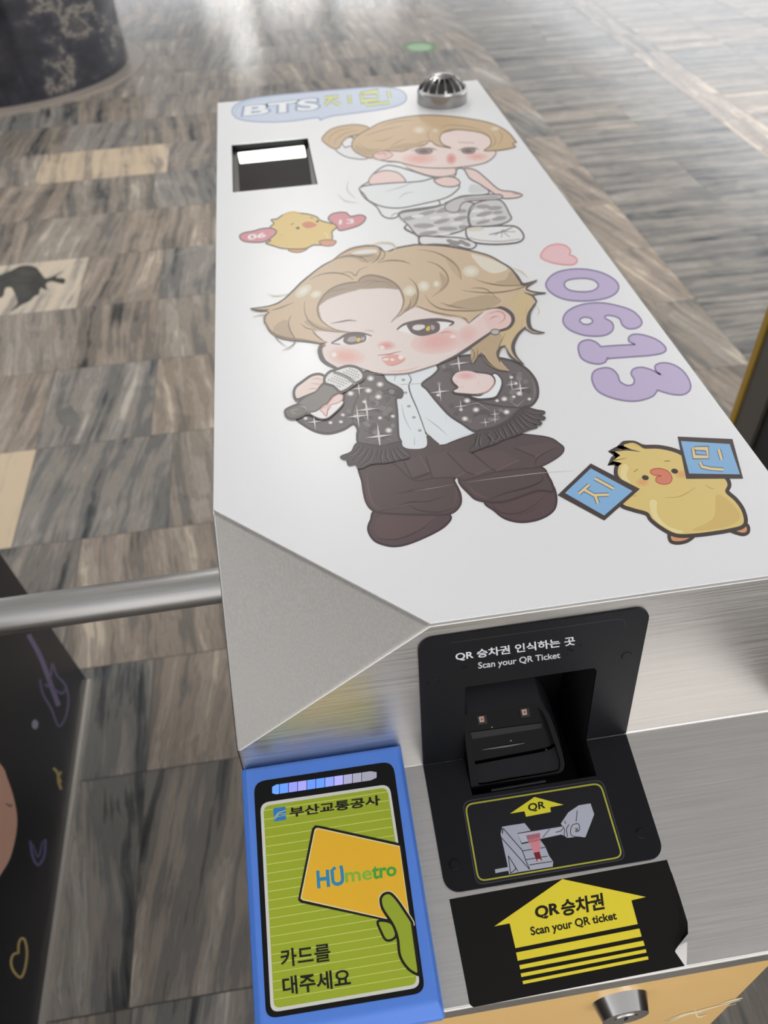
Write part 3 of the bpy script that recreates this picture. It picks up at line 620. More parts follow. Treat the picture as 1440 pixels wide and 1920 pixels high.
a.shape(f2, '8f9f2c', '12120e', 4.5); a.line(hand[:9], 'd9cda0', 8.5); a.poly(hand, '8f9f2c'); a.line(hand, '12120e', 5, closed=True); a.flush('hand_picture', 'green hand picture with black outline')
a.text('카드를', c6(345, 1524, 665, 1480, 660, 1364, 335, 1408), '14150e', .018); a.text('대주세요', c6(358, 1706, 800, 1646, 790, 1530, 348, 1590), '14150e', .022); a.flush('instruction_lettering', 'black lettering 카드를 대주세요')

# ------------------------------------------------------------------ black arrow sticker on the shelf
c7 = T(820, 1600, 2.3226)
st = empty('ticket_sticker', SHF.at(1060, 1740), 'black rectangular sticker with yellow arrow and lettering, its corner peeling off the steel shelf', 'sticker')
a = Art(SHF, 1.2e-4, st); SB_ = pbr('sticker_black', srgb('0e0c09'), .36, spec=.25)
a.poly(c7(52, 200, 1000, 28, 1018, 80, 1040, 170, 1050, 260, 1046, 330, 1032, 400, 1036, 430, 1078, 490, 160, 670, 152, 668, 140, 656, 122, 560), '17140f', False, mt=SB_); a.flush('backing', 'black sticker sheet'); a.off += 4e-5
a.poly(c7(248, 318, 545, 112, 908, 190, 845, 205, 873, 308, 340, 413, 315, 305), 'dccb34', False)
for q in ((343, 432, 880, 327, 890, 362, 350, 468), (357, 487, 897, 380, 903, 402, 361, 505), (363, 523, 908, 417, 911, 432, 366, 539), (371, 556, 917, 448, 920, 462, 374, 570)): a.poly(c7(*q), 'dccb34', False)
a.flush('arrow', 'yellow striped arrow'); a.off += 2e-5
a.text('QR', c7(432, 290, 530, 270, 525, 216, 425, 234), '1b180f', .04); a.text('승차권', c7(545, 273, 727, 242, 718, 174, 538, 206), '1b180f', .035); a.flush('korean_lettering', 'black lettering QR 승차권')
a.text('Scan your QR ticket', c7(412, 368, 784, 297, 775, 254, 404, 322), '1b180f', .03); a.flush('english_lettering', 'black lettering Scan your QR ticket')
mb = MB(); A_ = c7(1018, 80, 1040, 170, 1050, 260, 1046, 330, 1032, 400, 1034, 425); hs = (0, .0008, .002, .0034, .0035, .0015); B_ = c7(1022, 88, 1058, 195, 1090, 300, 1092, 350, 1058, 392, 1040, 415); C_ = c7(1020, 84, 1052, 182, 1074, 280, 1074, 345, 1050, 402, 1038, 420)
v = [SHF.at(*p, 1.3e-4) for p in A_] + [SHF.at(*p, 1.3e-4 + h * .35) for p, h in zip(C_, hs)] + [SHF.at(*p, 1.3e-4 + h) for p, h in zip(B_, hs)]
mb.add(v, [(i, i + 1, 7 + i, 6 + i) for i in range(5)] + [(6 + i, 7 + i, 13 + i, 12 + i) for i in range(5)], SB_); mb.build('curled_edge', st, smooth=True)['label'] = 'curled up black edge'
a.off = 1.0e-4; a.poly(c7(1036, 428, 1042, 405, 1088, 385, 1086, 488, 1078, 490), 'dcd9d6', False); a.flush('residue', 'pale patch under the peeled corner')
# worn print on the yellow front
a = Art(FRT, 3e-4, fp)
for q in ((985, 735, 1060, 705, 1130, 690, 1210, 668, 1320, 640), (1000, 738, 1090, 700, 1160, 690), (1120, 675, 1135, 712, 1175, 700), (1230, 655, 1290, 640, 1330, 630), (1240, 672, 1300, 655)): a.line(c7(*q), 'e8d2ae', 3.2, (.2, .2))
a.flush('worn_print', 'worn pale scribbled print')
INK_GAIN = 1.08

# ================================================================== stickers on the white lid
LB_ = 1.2e-4
b1, b2, b3 = T(500, 670, 4.8), T(780, 670, 4.8), T(640, 820, 3.2727)
c4, d2, d3, d4, d5, d6 = T(1000, 440, 3.2), T(600, 200, 3.6), T(600, 290, 3.6), T(430, 380, 4.8), T(460, 440, 4.5), T(740, 440, 4.8)
def sticker(name, px, label, cat_='sticker', group='cartoon stickers on the gate lid'):
    t = empty(name, LID.at(*px), label, cat_, group); return Art(LID, LB_, t)
OUT, HAIR, HSH, HLI, SKIN, LN = '5b5653', 'cbb598', 'b5a084', 'dcd5c4', 'e2d5d0', '86755f'

def inside(p, poly):
    c = False; j = len(poly) - 1
    for i in range(len(poly)):
        if (poly[i][1] > p[1]) != (poly[j][1] > p[1]) and p[0] < (poly[j][0] - poly[i][0]) * (p[1] - poly[i][1]) / (poly[j][1] - poly[i][1]) + poly[i][0]: c = not c
        j = i
    return c

# ---- large figure with a microphone
A = sticker('singer_sticker', (760, 760), 'large cartoon sticker of a blond singer in a sequinned jacket holding a microphone')
# trousers, overskirt and shoes
TR, TRO, TRL = '574a4a', '453739', '6b5552'
legL = b3(125, 150, 130, 280, 155, 400, 210, 455, 320, 470, 520, 475, 660, 470, 725, 420, 730, 350, 690, 265, 680, 230, 400, 120)
legR = b3(730, 240, 790, 350, 860, 390, 1000, 395, 1200, 330, 1300, 330, 1270, 240, 1215, 180, 1000, 150)
shL = b3(235, 440, 180, 510, 165, 570, 200, 630, 260, 658, 330, 668, 420, 650, 560, 590, 645, 535, 668, 480, 560, 440)
shR = b3(880, 390, 940, 450, 1010, 500, 1110, 520, 1220, 500, 1300, 450, 1320, 380, 1300, 300, 1240, 240, 1000, 300)
A.shape(shL, '56464a', '3f3034', 4); A.poly(b3(250, 470, 205, 560, 240, 615, 330, 625, 470, 575, 580, 490, 420, 455), '5f4c4c'); A.line(b3(215, 620, 340, 625, 480, 570, 575, 495), '463538', 3, (.3, .2)); A.flush('shoe', 'rounded dark brown shoe, left in the drawing')
A.shape(shR, '5a484a', '43343a', 4); A.line(b3(920, 400, 960, 450, 1040, 470, 1150, 440, 1260, 350), '4a383b', 3, (.3, .2)); A.line(b3(925, 385, 990, 445), TRL, 2.5, (.2, .2)); A.line(b3(1060, 480, 1150, 460, 1230, 410), '4f3e40', 2, (.2, .2)); A.flush('shoe', 'rounded dark brown shoe, right in the drawing')
A.shape(legL, TR, TRO, 4.5); A.shape(legR, TR, TRO, 4.5)
A.line(b3(160, 220, 165, 310, 190, 400, 250, 445), TRL, 3.5, (.2, .2)); A.line(b3(230, 455, 330, 430, 420, 400, 520, 395, 640, 360), '46383a', 4, (.5, .2)); A.line(b3(400, 400, 470, 445, 600, 460, 700, 430), '463738', 3, (.2, .3)); A.line(b3(340, 345, 450, 325, 540, 315), '463738', 3.5, (.2, .2)); A.line(b3(345, 360, 470, 345), TRL, 2, (.2, .2)); A.line(b3(250, 448, 400, 412, 520, 402), '6a5350', 2, (.2, .2)); A.line(b3(700, 300, 705, 370, 680, 430), '6a5250', 2.5, (.2, .2))
A.line(b3(770, 280, 820, 340, 900, 375), TRL, 3, (.2, .2)); A.line(b3(900, 385, 1000, 345, 1150, 305, 1225, 270, 1235, 240), '433437', 3.5, (.2, .3)); A.line(b3(1110, 235, 1118, 290), '6a5654', 4, (.2, .2))
A.flush('trousers', 'dark brown trousers')
sk = b3(100, 120, 400, 62, 520, 62, 520, 0, 560, 0, 610, 45, 650, 40, 760, 0, 900, -30, 1240, -5, 1340, 40, 1365, 75, 1330, 120, 1220, 180, 1100, 195, 940, 215, 760, 262, 700, 245, 560, 250, 440, 262, 300, 150)
A.shape(sk, '594d4e', '4a3d3f', 3)
for q in (b3(440, 262, 385, 150, 480, 110, 545, 225), b3(560, 250, 520, 120, 640, 85, 765, 212, 700, 245), b3(765, 212, 650, 95, 780, 90, 915, 190, 820, 230), b3(915, 190, 800, 90, 980, 80, 1090, 140, 950, 205), b3(1180, 115, 1060, 65, 1250, 30, 1340, 50, 1190, 120)): A.poly(q, '5f5152', False); A.line(q[:2], '4a3c3e', 2.5); A.line([q[0], q[-1]], '4a3c3e', 2.5); A.line([q[-2], q[-1]] if len(q) == 4 else [q[-1], q[-2]], '73605c', 1.6)
A.line(b3(1190, 180, 1210, 120, 1340, 50), '4a3d3f', 3, (.2, .2)); A.line(b3(440, 250, 550, 215), '473739', 3)
A.line(b3(770, 275, 1000, 245, 1230, 218, 1430, 205), 'b9b2b3', 1.0, (.2, .2)); A.line(b3(430, 330, 560, 312, 690, 288), '8b7c7b', 1.3, (.2, .2))
A.flush('overskirt', 'pleated dark brown overskirt')
# shirt
shirt = (b1(1030, 130, 1100, 220, 1220, 290, 1175, 400, 1190, 600, 1200, 720, 1250, 815, 1430, 808, 1435, 690) + b2(100, 680, 210, 785, 215, 785, 280, 775, 370, 720, 520, 682, 520, 682, 350, 560, 200, 420, 95, 280, 50, 240, 170, 150, 210, 70, 0, 90) + b1(1300, 110, 1150, 110))
A.poly(shirt, 'dfe5e8'); A.line(b1(1275, 150, 1300, 200, 1280, 255, 1300, 340, 1360, 480, 1435, 690), '6b6a6d', 3, (.5, .6)); A.line(b1(1160, 160, 1150, 210), 'a9adb0', 1.5); A.line(b1(1215, 420, 1240, 540, 1300, 660), 'b5babd', 2, (.2, .2)); A.line(b1(1330, 720, 1330, 790), 'a6a6aa', 4, (.2, .3))
A.line(b2(90, 545, 190, 620, 280, 700), 'b2b8ba', 2, (.2, .2)); A.line(b2(270, 500, 275, 580), 'bcc3c6', 2, (.3, .2)); A.line(b2(-140, 245, 60, 235), 'b9bfc2', 1.6); A.line(b2(90, 670, 95, 690, 210, 785), '5d5152', 2.5)
for x, y in ((1230, 203), (1250, 318), (1280, 440), (1325, 540), (1378, 658)): A.oval(*b1(x, y)[0], 3.4, 2.4, '8d8d90'); A.oval(*b1(x, y)[0], 1.6, 1.2, 'b5b8ba')
A.flush('shirt', 'white buttoned shirt')
# jacket
JK, JO = '6c6666', '534d4d'
jl = b1(880, 130, 1025, 145, 1080, 215, 1180, 270, 1222, 310, 1210, 360, 1165, 375, 1175, 500, 1185, 700, 1205, 770, 1100, 800, 950, 790, 830, 770, 815, 700, 820, 650, 780, 600, 690, 650, 560, 685, 440, 665, 330, 605, 270, 545, 380, 480, 560, 540, 690, 380, 700, 300, 820, 220)
jr = b2(215, 40, 200, 110, 150, 165, 55, 240, 100, 290, 180, 390, 300, 520, 420, 600, 530, 665, 680, 640, 830, 570, 960, 455, 1040, 430, 1095, 350, 1090, 240, 1040, 150, 960, 80, 820, 20, 500, -20)
for j in (jl, jr): A.poly(j, JK); A.line(j, JO, 4.5, closed=True)
A.line(b1(780, 600, 770, 500, 800, 400, 850, 300, 860, 250), JO, 3, (.4, .2)); A.line(b2(430, 350, 560, 400, 760, 440, 960, 455), JO, 4, (.6, .6)); A.line(b2(960, 460, 830, 585, 680, 650, 530, 668), '575152', 3); A.line(b2(940, 440, 820, 560, 690, 625, 560, 650), '5a5556', 2); A.line(b2(1045, 200, 1070, 300, 1050, 400), '8f8a89', 1.5, (.2, .2))
A.shape(b1(1010, 330, 1060, 300, 1130, 280, 1200, 310, 1190, 350, 1140, 345, 1080, 330), '5a5455', JO, 2)
A.line(b1(880, 790, 1000, 800, 1100, 795, 1170, 780), '4a4444', 3)
rs = random.Random(3)
for bx, (xa, xb, ya, yb), nn in ((b1, (820, 1140, 300, 740), 34), (b1, (560, 760, 400, 600), 10), (b2, (160, 560, 60, 260), 12), (b2, (240, 560, 400, 600), 14), (b2, (500, 820, 470, 560), 10), (b2, (800, 1040, 120, 400), 16)):
    for _ in range(nn):
        x, y = rs.uniform(xa, xb), rs.uniform(ya, yb); q = bx(x, y)[0]
        if not any(all(inside((q[0] + dx, q[1] + dy), cat(j)) for dx in (-9, 9) for dy in (-6, 6)) for j in (jl, jr)): continue
        A.oval(*q, rs.uniform(4, 9), rs.uniform(3, 6), rs.choice(['7d7776', '5d5757', '848080', '625c5c']), rs.uniform(-.6, .6), 10)
def spark(bx, pts, r): 
    for x, y in pts: A.glow(*bx(x, y)[0], r * 1.5, r * 1.15, 'e2dedb', '7a7573', 0, 4); A.oval(*bx(x, y)[0], r * .6, r * .5, 'efecea', 0, 12)
spark(b1, ((935, 190), (1020, 243), (755, 325), (1005, 355), (1098, 657), (915, 298)), 5); spark(b1, ((1135, 530), (1020, 545), (350, 550), (575, 588), (668, 580), (685, 518), (880, 400), (800, 530)), 3.2)
spark(b2, ((540, 472), (815, 492), (440, 553), (930, 325), (460, 390), (795, 375)), 4.6); spark(b2, ((730, 390), (858, 180), (900, 235), (1020, 375), (405, 470), (880, 355), (200, 340)), 3)
for bx, x, y, r in ((b1, 430, 580, 17), (b1, 1010, 710, 26), (b1, 900, 470, 24), (b1, 820, 530, 22), (b1, 830, 280, 16), (b2, 215, 310, 19), (b2, 385, 55, 20), (b2, 940, 280, 17), (b2, 710, 510, 10), (b2, 710, 560, 8), (b2, 625, 585, 10), (b2, 405, 440, 13), (b2, 860, 245, 12)): A.star(*bx(x, y)[0], r, 'd8d3d0')
for q in (b1(790, 485, 1070, 455), b1(780, 540, 1000, 510), b1(900, 580, 1080, 560), b1(830, 610, 820, 470), b1(900, 400, 920, 560), b1(880, 640, 1130, 750), b1(920, 770, 1140, 680), b1(1060, 460, 1130, 370), b2(390, 440, 390, 540), b2(390, 440, 560, 410, 660, 480), b2(570, 590, 700, 520), b2(820, 380, 910, 440, 990, 370)): A.line(q, 'aaa5a2', 1.3, (.2, .2), smooth=False)
A.flush('jacket', 'dark grey sequinned jacket with white sparkles')
# fringe along the jacket hem
for nm, outline, strands in (('left', b1(820, 770, 760, 850, 670, 890, 690, 915, 720, 920, 740, 970, 800, 960, 820, 990, 860, 995, 930, 960, 1000, 950, 1090, 945, 1180, 920, 1270, 905, 1285, 870, 1220, 800, 1190, 760, 1000, 800),
        [b1(*q) for q in ((880, 800, 850, 860, 770, 930), (920, 820, 880, 900, 820, 960), (960, 820, 930, 920, 850, 975), (1000, 830, 990, 920), (1040, 830, 1030, 900, 1040, 960), (1070, 830, 1080, 900, 1110, 945), (1110, 830, 1140, 900, 1170, 940), (1140, 820, 1190, 890, 1225, 920), (1170, 810, 1240, 870, 1275, 885), (840, 800, 780, 870, 720, 890))]),
    ('right', b2(960, 455, 1090, 475, 1150, 485, 1155, 505, 1120, 520, 1160, 540, 1150, 560, 1100, 565, 1130, 590, 1110, 610, 1060, 600, 1090, 630, 1020, 650, 900, 700, 780, 740, 700, 780, 600, 810, 500, 850, 490, 820, 530, 770, 540, 670, 700, 640, 850, 570),
        [b2(*q) for q in ((960, 475, 1060, 500, 1130, 500), (950, 490, 1050, 540, 1130, 555), (930, 510, 1010, 570, 1090, 600), (910, 530, 980, 600, 1040, 640), (880, 555, 940, 620, 980, 665), (840, 580, 890, 650, 920, 690), (810, 600, 860, 670, 870, 710), (770, 620, 810, 690, 820, 730), (730, 645, 760, 700, 800, 740), (700, 660, 740, 720, 690, 760), (650, 670, 660, 730, 740, 775), (620, 680, 680, 740, 640, 800), (580, 690, 570, 760, 580, 810), (560, 680, 540, 760, 520, 810))])):
    A.shape(outline, '565050', '4c4546', 2.5)
    for q in strands: A.line(q, '3f3939', 4.2, (.5, .4)); A.line([(x + 2, y) for x, y in q], '77706e', 1.6, (.3, .2))
    A.flush('fringe', 'dark fringe on the ' + nm + ' jacket hem in the drawing')
# hands and cuffs
A.shape(b2(690, 150, 760, 180, 775, 240, 750, 310, 710, 360, 600, 375, 540, 370, 480, 340, 600, 330), 'e6eaec', JO, 3)
A.shape(b2(330, 165, 370, 135, 450, 130, 560, 135, 660, 150, 705, 190, 700, 250, 640, 310, 540, 335, 440, 330, 350, 320, 335, 295, 375, 270, 340, 235, 320, 200), 'e6d3cf', JO, 3.2)
for q in (b2(390, 150, 430, 190, 480, 200), b2(460, 140, 500, 175, 550, 185), b2(545, 140, 580, 165), b2(335, 210, 380, 225), b2(565, 210, 560, 260), b2(375, 270, 430, 268), b2(700, 190, 700, 255, 640, 310, 540, 338)): A.line(q, 'd29c9c', 2, (.2, .3))
A.glow(*b2(450, 165)[0], 22, 9, 'e0b0b0', 'e6d3cf'); A.flush('hand', 'small clenched hand with a white cuff')
hb = (d5(40, 622, 40, 622, 200, 600, 310, 560, 400, 480, 470, 410, 560, 330, 650, 265, 740, 215, 800, 165, 900, 112, 1030, 92, 1120, 102, 1180, 145, 1290, 110, 1400, 90)
      + d6(200, 90, 400, 97, 550, 117, 700, 148, 850, 190, 960, 250, 1040, 300, 1100, 370, 1145, 442, 1280, 412, 1280, 412, 1185, 480, 1250, 515, 1360, 525, 1360, 525, 1240, 545, 1275, 600, 1240, 650, 1200, 760, 1225, 850, 1350, 882, 1350, 882, 1250, 885, 1165, 840, 1100, 940, 1070, 1020, 1100, 1100, 1170, 1172, 1170, 1172, 1060, 1120, 1000, 1020, 985, 1010, 950, 1060, 950, 1130, 1035, 1228, 1035, 1228, 930, 1205, 850, 1145, 780, 1060, 700, 1165, 700, 1165, 690, 1020, 600, 900)
      + d5(1200, 900, 700, 900, 640, 915, 500, 890, 330, 870, 220, 820, 165, 740, 170, 680, 200, 650, 100, 635))
A.poly(hb, HAIR); A.line(hb[:40], OUT, 3.2, (.3, .5))
A.poly(d6(1000, 560, 1150, 520, 1240, 560, 1230, 640, 1190, 760, 1150, 830, 1100, 930, 1040, 1000, 930, 1000, 900, 900, 1080, 800, 1090, 700), 'cbb68c')
A.poly(d6(860, 900, 960, 900, 950, 1000, 925, 1080, 960, 1160, 1020, 1220, 930, 1200, 850, 1140, 790, 1050, 700, 1150, 700, 1000), 'b9a283')
A.line(d6(1040, 300, 1100, 370, 1145, 442, 1200, 440, 1280, 412), OUT, 6, (.4, .2)); A.line(d6(1180, 490, 1250, 515, 1360, 525), OUT, 3.5, (1, .1)); A.line(d6(1165, 520, 1240, 550, 1278, 605), OUT, 3.5, (.3, 1))
A.line(d6(1270, 620, 1215, 700, 1205, 790, 1240, 855, 1350, 882), OUT, 8, (.3, .1)); A.line(d6(1180, 830, 1110, 900, 1065, 1000, 1090, 1090, 1170, 1172), OUT, 7, (.4, .1))
A.line(d6(1000, 1010, 1050, 1100, 1170, 1172), OUT, 4, (.2, .2)); A.line(d6(1000, 1000, 950, 1020, 928, 1080, 950, 1150), OUT, 6, (.3, .2)); A.line(d6(690, 1020, 720, 1080, 680, 1165), LN, 2.5, (.3, .2)); A.line(d6(780, 1060, 830, 1150, 930, 1210, 1035, 1228), LN, 3, (.4, .1)); A.line(d6(740, 1020, 745, 1090, 695, 1170), LN, 2.2, (.2, .2)); A.line(d6(1000, 880, 950, 980, 930, 1040), LN, 2, (.1, .4)); A.line(d6(1190, 650, 1170, 720), LN, 2.5, (.2, .2)); A.line(d6(1150, 760, 1140, 840), LN, 2, (.2, .2))
for q in (d6(1060, 300, 1140, 330, 1195, 385), d6(1280, 640, 1300, 690, 1285, 730), d5(185, 500, 260, 515, 380, 495), d5(60, 695, 130, 675, 180, 665)): A.line(q, 'cabb97', 1.6, (.3, .3))
A.flush('back_hair', 'blond hair falling behind the ear')
# head
face = d5(625, 600, 700, 540, 850, 488, 1000, 456, 1150, 446, 1300, 450) + d6(150, 560, 400, 640, 700, 700, 850, 672, 930, 655, 1010, 672, 1062, 720, 1065, 775, 1010, 840, 930, 872, 860, 882, 780, 935, 680, 1005, 560, 1085, 400, 1158, 250, 1205, 100, 1245, -60, 1252) + d5(1080, 1158, 1000, 1130, 880, 1110, 780, 1125, 690, 1070, 650, 990, 660, 940, 640, 890, 590, 820, 620, 780, 640, 700)
A.poly(face, SKIN)
A.poly(d6(660, 860, 760, 760, 840, 700, 930, 670, 1000, 690, 1050, 740, 1010, 830, 930, 868, 860, 880, 780, 935, 680, 1005, 560, 1080, 600, 950), 'e2cbc6')
A.line(d5(690, 905, 640, 930, 630, 1000, 670, 1070, 790, 1135), OUT, 8, (.2, .4)); A.line(d6(870, 878, 780, 940, 680, 1010, 560, 1085, 400, 1160), OUT, 6, (.7, .4)); A.line(d6(400, 1160, 250, 1210, 100, 1248, -80, 1255, -200, 1250), '8d7d76', 2.2, (.8, .6)); A.line(d6(230, 1185, 100, 1222, -60, 1230), 'd9ab98', 1.8, (.2, .2))
A.glow(*d5(850, 1025)[0], 38, 18, 'e0b0a6', 'e2d5d0', .1); A.glow(*d6(390, 960)[0], 52, 24, 'dfb0aa', 'e2cdc8', -.12); A.glow(*d6(660, 900)[0], 22, 18, 'dfbab4', 'e2cbc6', -.5)
for i in range(6): x = 740 + i * 48; A.line(d5(x + 40, 965, x, 1070), 'd6a095', 1.1, (.2, .2))
for i in range(7): x = 240 + i * 58; A.line(d6(x + 15, 900 - i * 4, x - 12, 1030 - i * 9), 'd19f9c', 1.1, (.2, .2))
A.glow(*d5(1190, 935)[0], 18, 9, 'd99b96', 'e2cfca'); A.oval(*d5(1155, 952)[0], 4.5, 3.5, 'f0dcd6'); A.oval(*d5(750, 1012)[0], 4.5, 4.5, 'efe3dd'); A.oval(*d6(525, 918)[0], 5.5, 3.2, 'efdcd6')
A.line(d5(660, 925, 668, 945), 'c06a66', 6)
A.poly(d5(1150, 1040, 1200, 1020, 1270, 1010, 1330, 1030, 1350, 1055, 1300, 1090, 1230, 1100, 1180, 1085), 'dca69c'); A.line(d5(1115, 1018, 1180, 1012, 1220, 1008, 1260, 995, 1315, 985), 'ac625c', 2, (.4, .3)); A.oval(*d5(1312, 1035)[0], 5, 4, 'eee0da'); A.oval(*d5(1185, 1052)[0], 6, 2.5, 'ecd9d2'); A.oval(*d5(1240, 1055)[0], 4, 2.5, 'ecd9d2'); A.line(d5(1180, 1095, 1250, 1103, 1340, 1065), 'c9857d', 1.4, (.2, .2))
A.flush('face', 'pale face with pink cheeks and pursed lips')
# ear with ring
A.poly(d6(800, 740, 850, 690, 930, 665, 1010, 685, 1055, 740, 1050, 790, 990, 840, 900, 868, 850, 850), 'e1c4be'); A.line(d6(820, 675, 900, 655, 980, 665, 1050, 715, 1065, 780, 1020, 840, 930, 868), '57504f', 7, (.3, .6)); A.line(d6(850, 710, 930, 690, 985, 715, 985, 765, 930, 800), 'cd9590', 3, (.3, .2)); A.line(d6(850, 770, 890, 740, 940, 735), 'cd9590', 2.6, (.2, .2)); A.flush('ear', 'pink ear')
A.shape(d6(865, 880, 880, 855, 920, 852, 945, 868, 930, 895, 895, 900), 'b9b7b2', '6e6a67', 2); A.flush('earring', 'silver earring')
# eyes and brows
for side in (0, 1):
    if side == 0:
        A.poly(d5(730, 915, 800, 870, 880, 840, 1000, 840, 1040, 850, 1020, 900, 900, 925, 800, 925), 'e8e4e1'); A.poly(d5(825, 895, 850, 850, 930, 835, 1010, 845, 1020, 880, 1000, 905, 900, 928, 850, 920), '6e605e'); A.line(d5(725, 915, 780, 885, 850, 845, 920, 832, 1000, 835, 1068, 855), '655856', 5.5, (.4, .3)); A.poly(d5(860, 895, 880, 865, 930, 860, 940, 890, 900, 905), 'a7a09e'); A.poly(d5(935, 890, 955, 868, 975, 885, 955, 905), 'd6bd4d'); A.poly(d5(975, 870, 1005, 862, 1005, 885, 985, 893), 'aaa2a0'); A.line(d5(730, 918, 800, 925), '857572', 2); A.line(d5(720, 750, 800, 735, 880, 722, 940, 730), '7b6a63', 2.6, (.2, .3)); A.line(d5(1000, 805, 1060, 810, 1090, 825), 'd3a9a2', 2, (.2, .2))
    else:
        A.poly(d6(30, 855, 120, 800, 300, 775, 480, 780, 520, 800, 460, 840, 390, 880, 240, 915, 130, 890), 'e8e6e4'); A.poly(d6(110, 815, 150, 790, 300, 775, 390, 790, 408, 830, 390, 875, 300, 905, 230, 912, 160, 890, 125, 850), '665958'); A.line(d6(20, 855, 80, 810, 180, 785, 330, 768, 440, 770, 528, 790, 490, 820), '5f5352', 6.5, (.4, .3)); A.poly(d6(160, 835, 190, 812, 260, 812, 270, 835, 220, 860, 175, 855), 'dad6d4'); A.poly(d6(280, 850, 305, 820, 320, 845, 300, 868), 'd6bd4d'); A.poly(d6(325, 815, 355, 820, 360, 845, 335, 860), 'a9a19f'); A.line(d6(400, 890, 460, 875, 520, 878), 'c8807c', 1.8, (.2, .2)); A.line(d6(-30, 770, 20, 740, 80, 715), 'd8b5ad', 1.8, (.2, .2))
    A.flush('eye', 'half closed brown eye')
# front hair
A.poly(d5(612, 605, 650, 520, 730, 450, 830, 412, 945, 408, 960, 458, 850, 490, 700, 545), 'a6937f'); A.poly(d5(955, 400, 990, 362, 1070, 345, 1180, 370, 1270, 430, 1310, 462, 1290, 462, 1150, 450, 970, 455), 'a6937f')
for q in (d5(680, 500, 760, 470, 860, 455), d5(700, 520, 800, 490), d5(970, 410, 1050, 385, 1140, 395), d5(1000, 440, 1080, 400, 1180, 400, 1250, 440), d5(1060, 445, 1130, 415)): A.line(q, '8b7966', 1.3, (.2, .2))
lobeL = d5(950, 395, 850, 408, 740, 445, 660, 512, 612, 600, 618, 680, 665, 745, 760, 800, 900, 824, 900, 824, 800, 828, 700, 815, 585, 812, 600, 842, 640, 890, 682, 914, 682, 914, 600, 905, 450, 885, 330, 868, 230, 820, 170, 745, 180, 675, 215, 640, 310, 560, 400, 480, 560, 335, 740, 220, 900, 190, 1000, 230, 990, 330)
A.poly(lobeL, HAIR); lobeR = d5(950, 395, 990, 355, 1080, 342, 1200, 375, 1290, 440, 1335, 540, 1322, 620, 1275, 690, 1230, 740, 1230, 740) + d6(60, 705, 130, 668, 200, 650, 330, 700, 460, 735, 580, 750, 640, 778, 665, 802, 665, 802, 700, 755, 780, 705, 850, 665, 960, 640, 1080, 560, 1090, 380, 900, 240, 500, 130, 0, 150) + d5(1100, 150, 1000, 230)
A.poly(lobeR, HAIR)
A.poly(d5(250, 770, 300, 730, 350, 720, 380, 800, 410, 870, 330, 860, 260, 820), HSH); A.poly(d5(540, 720, 640, 770, 760, 800, 880, 822, 740, 818, 600, 800, 500, 740), HSH); A.poly(d5(740, 205, 860, 165, 1000, 150, 1110, 170, 1090, 215, 1000, 235, 900, 195), HSH)
A.poly(d6(400, 340, 460, 380, 480, 440, 440, 500, 330, 560, 420, 470), HSH); A.poly(d6(330, 600, 460, 640, 560, 600, 720, 560, 850, 540, 960, 590, 900, 640, 780, 680, 600, 670, 440, 640), HSH); A.poly(d6(180, 520, 205, 600, 180, 650, 100, 680, 60, 700, 130, 620), HSH); A.poly(d6(1040, 330, 1090, 380, 1130, 450, 1040, 450, 900, 430, 1000, 400), HSH); A.poly(d6(460, 200, 560, 260, 600, 350, 590, 400, 500, 300), 'bfa98c')
A.poly(d6(690, 175, 820, 205, 960, 260, 1015, 310, 900, 348, 800, 310, 730, 240), HLI)
for q, x, y, rx, ry, r in ((d6, 685, 330, 16, 11, 0), (d6, 262, 462, 11, 10, 0), (d6, 375, 443, 6, 6, 0), (d6, 135, 490, 9, 7, 0), (d5, 490, 475, 18, 9, -.6), (d5, 595, 503, 11, 7, -.3), (d5, 1385, 478, 12, 9, 0)): A.glow(*q(x, y)[0], rx, ry, 'ddd9c9', 'cfc1a8', r, 4)
A.flush('front_hair', 'swept blond fringe with pale highlights')
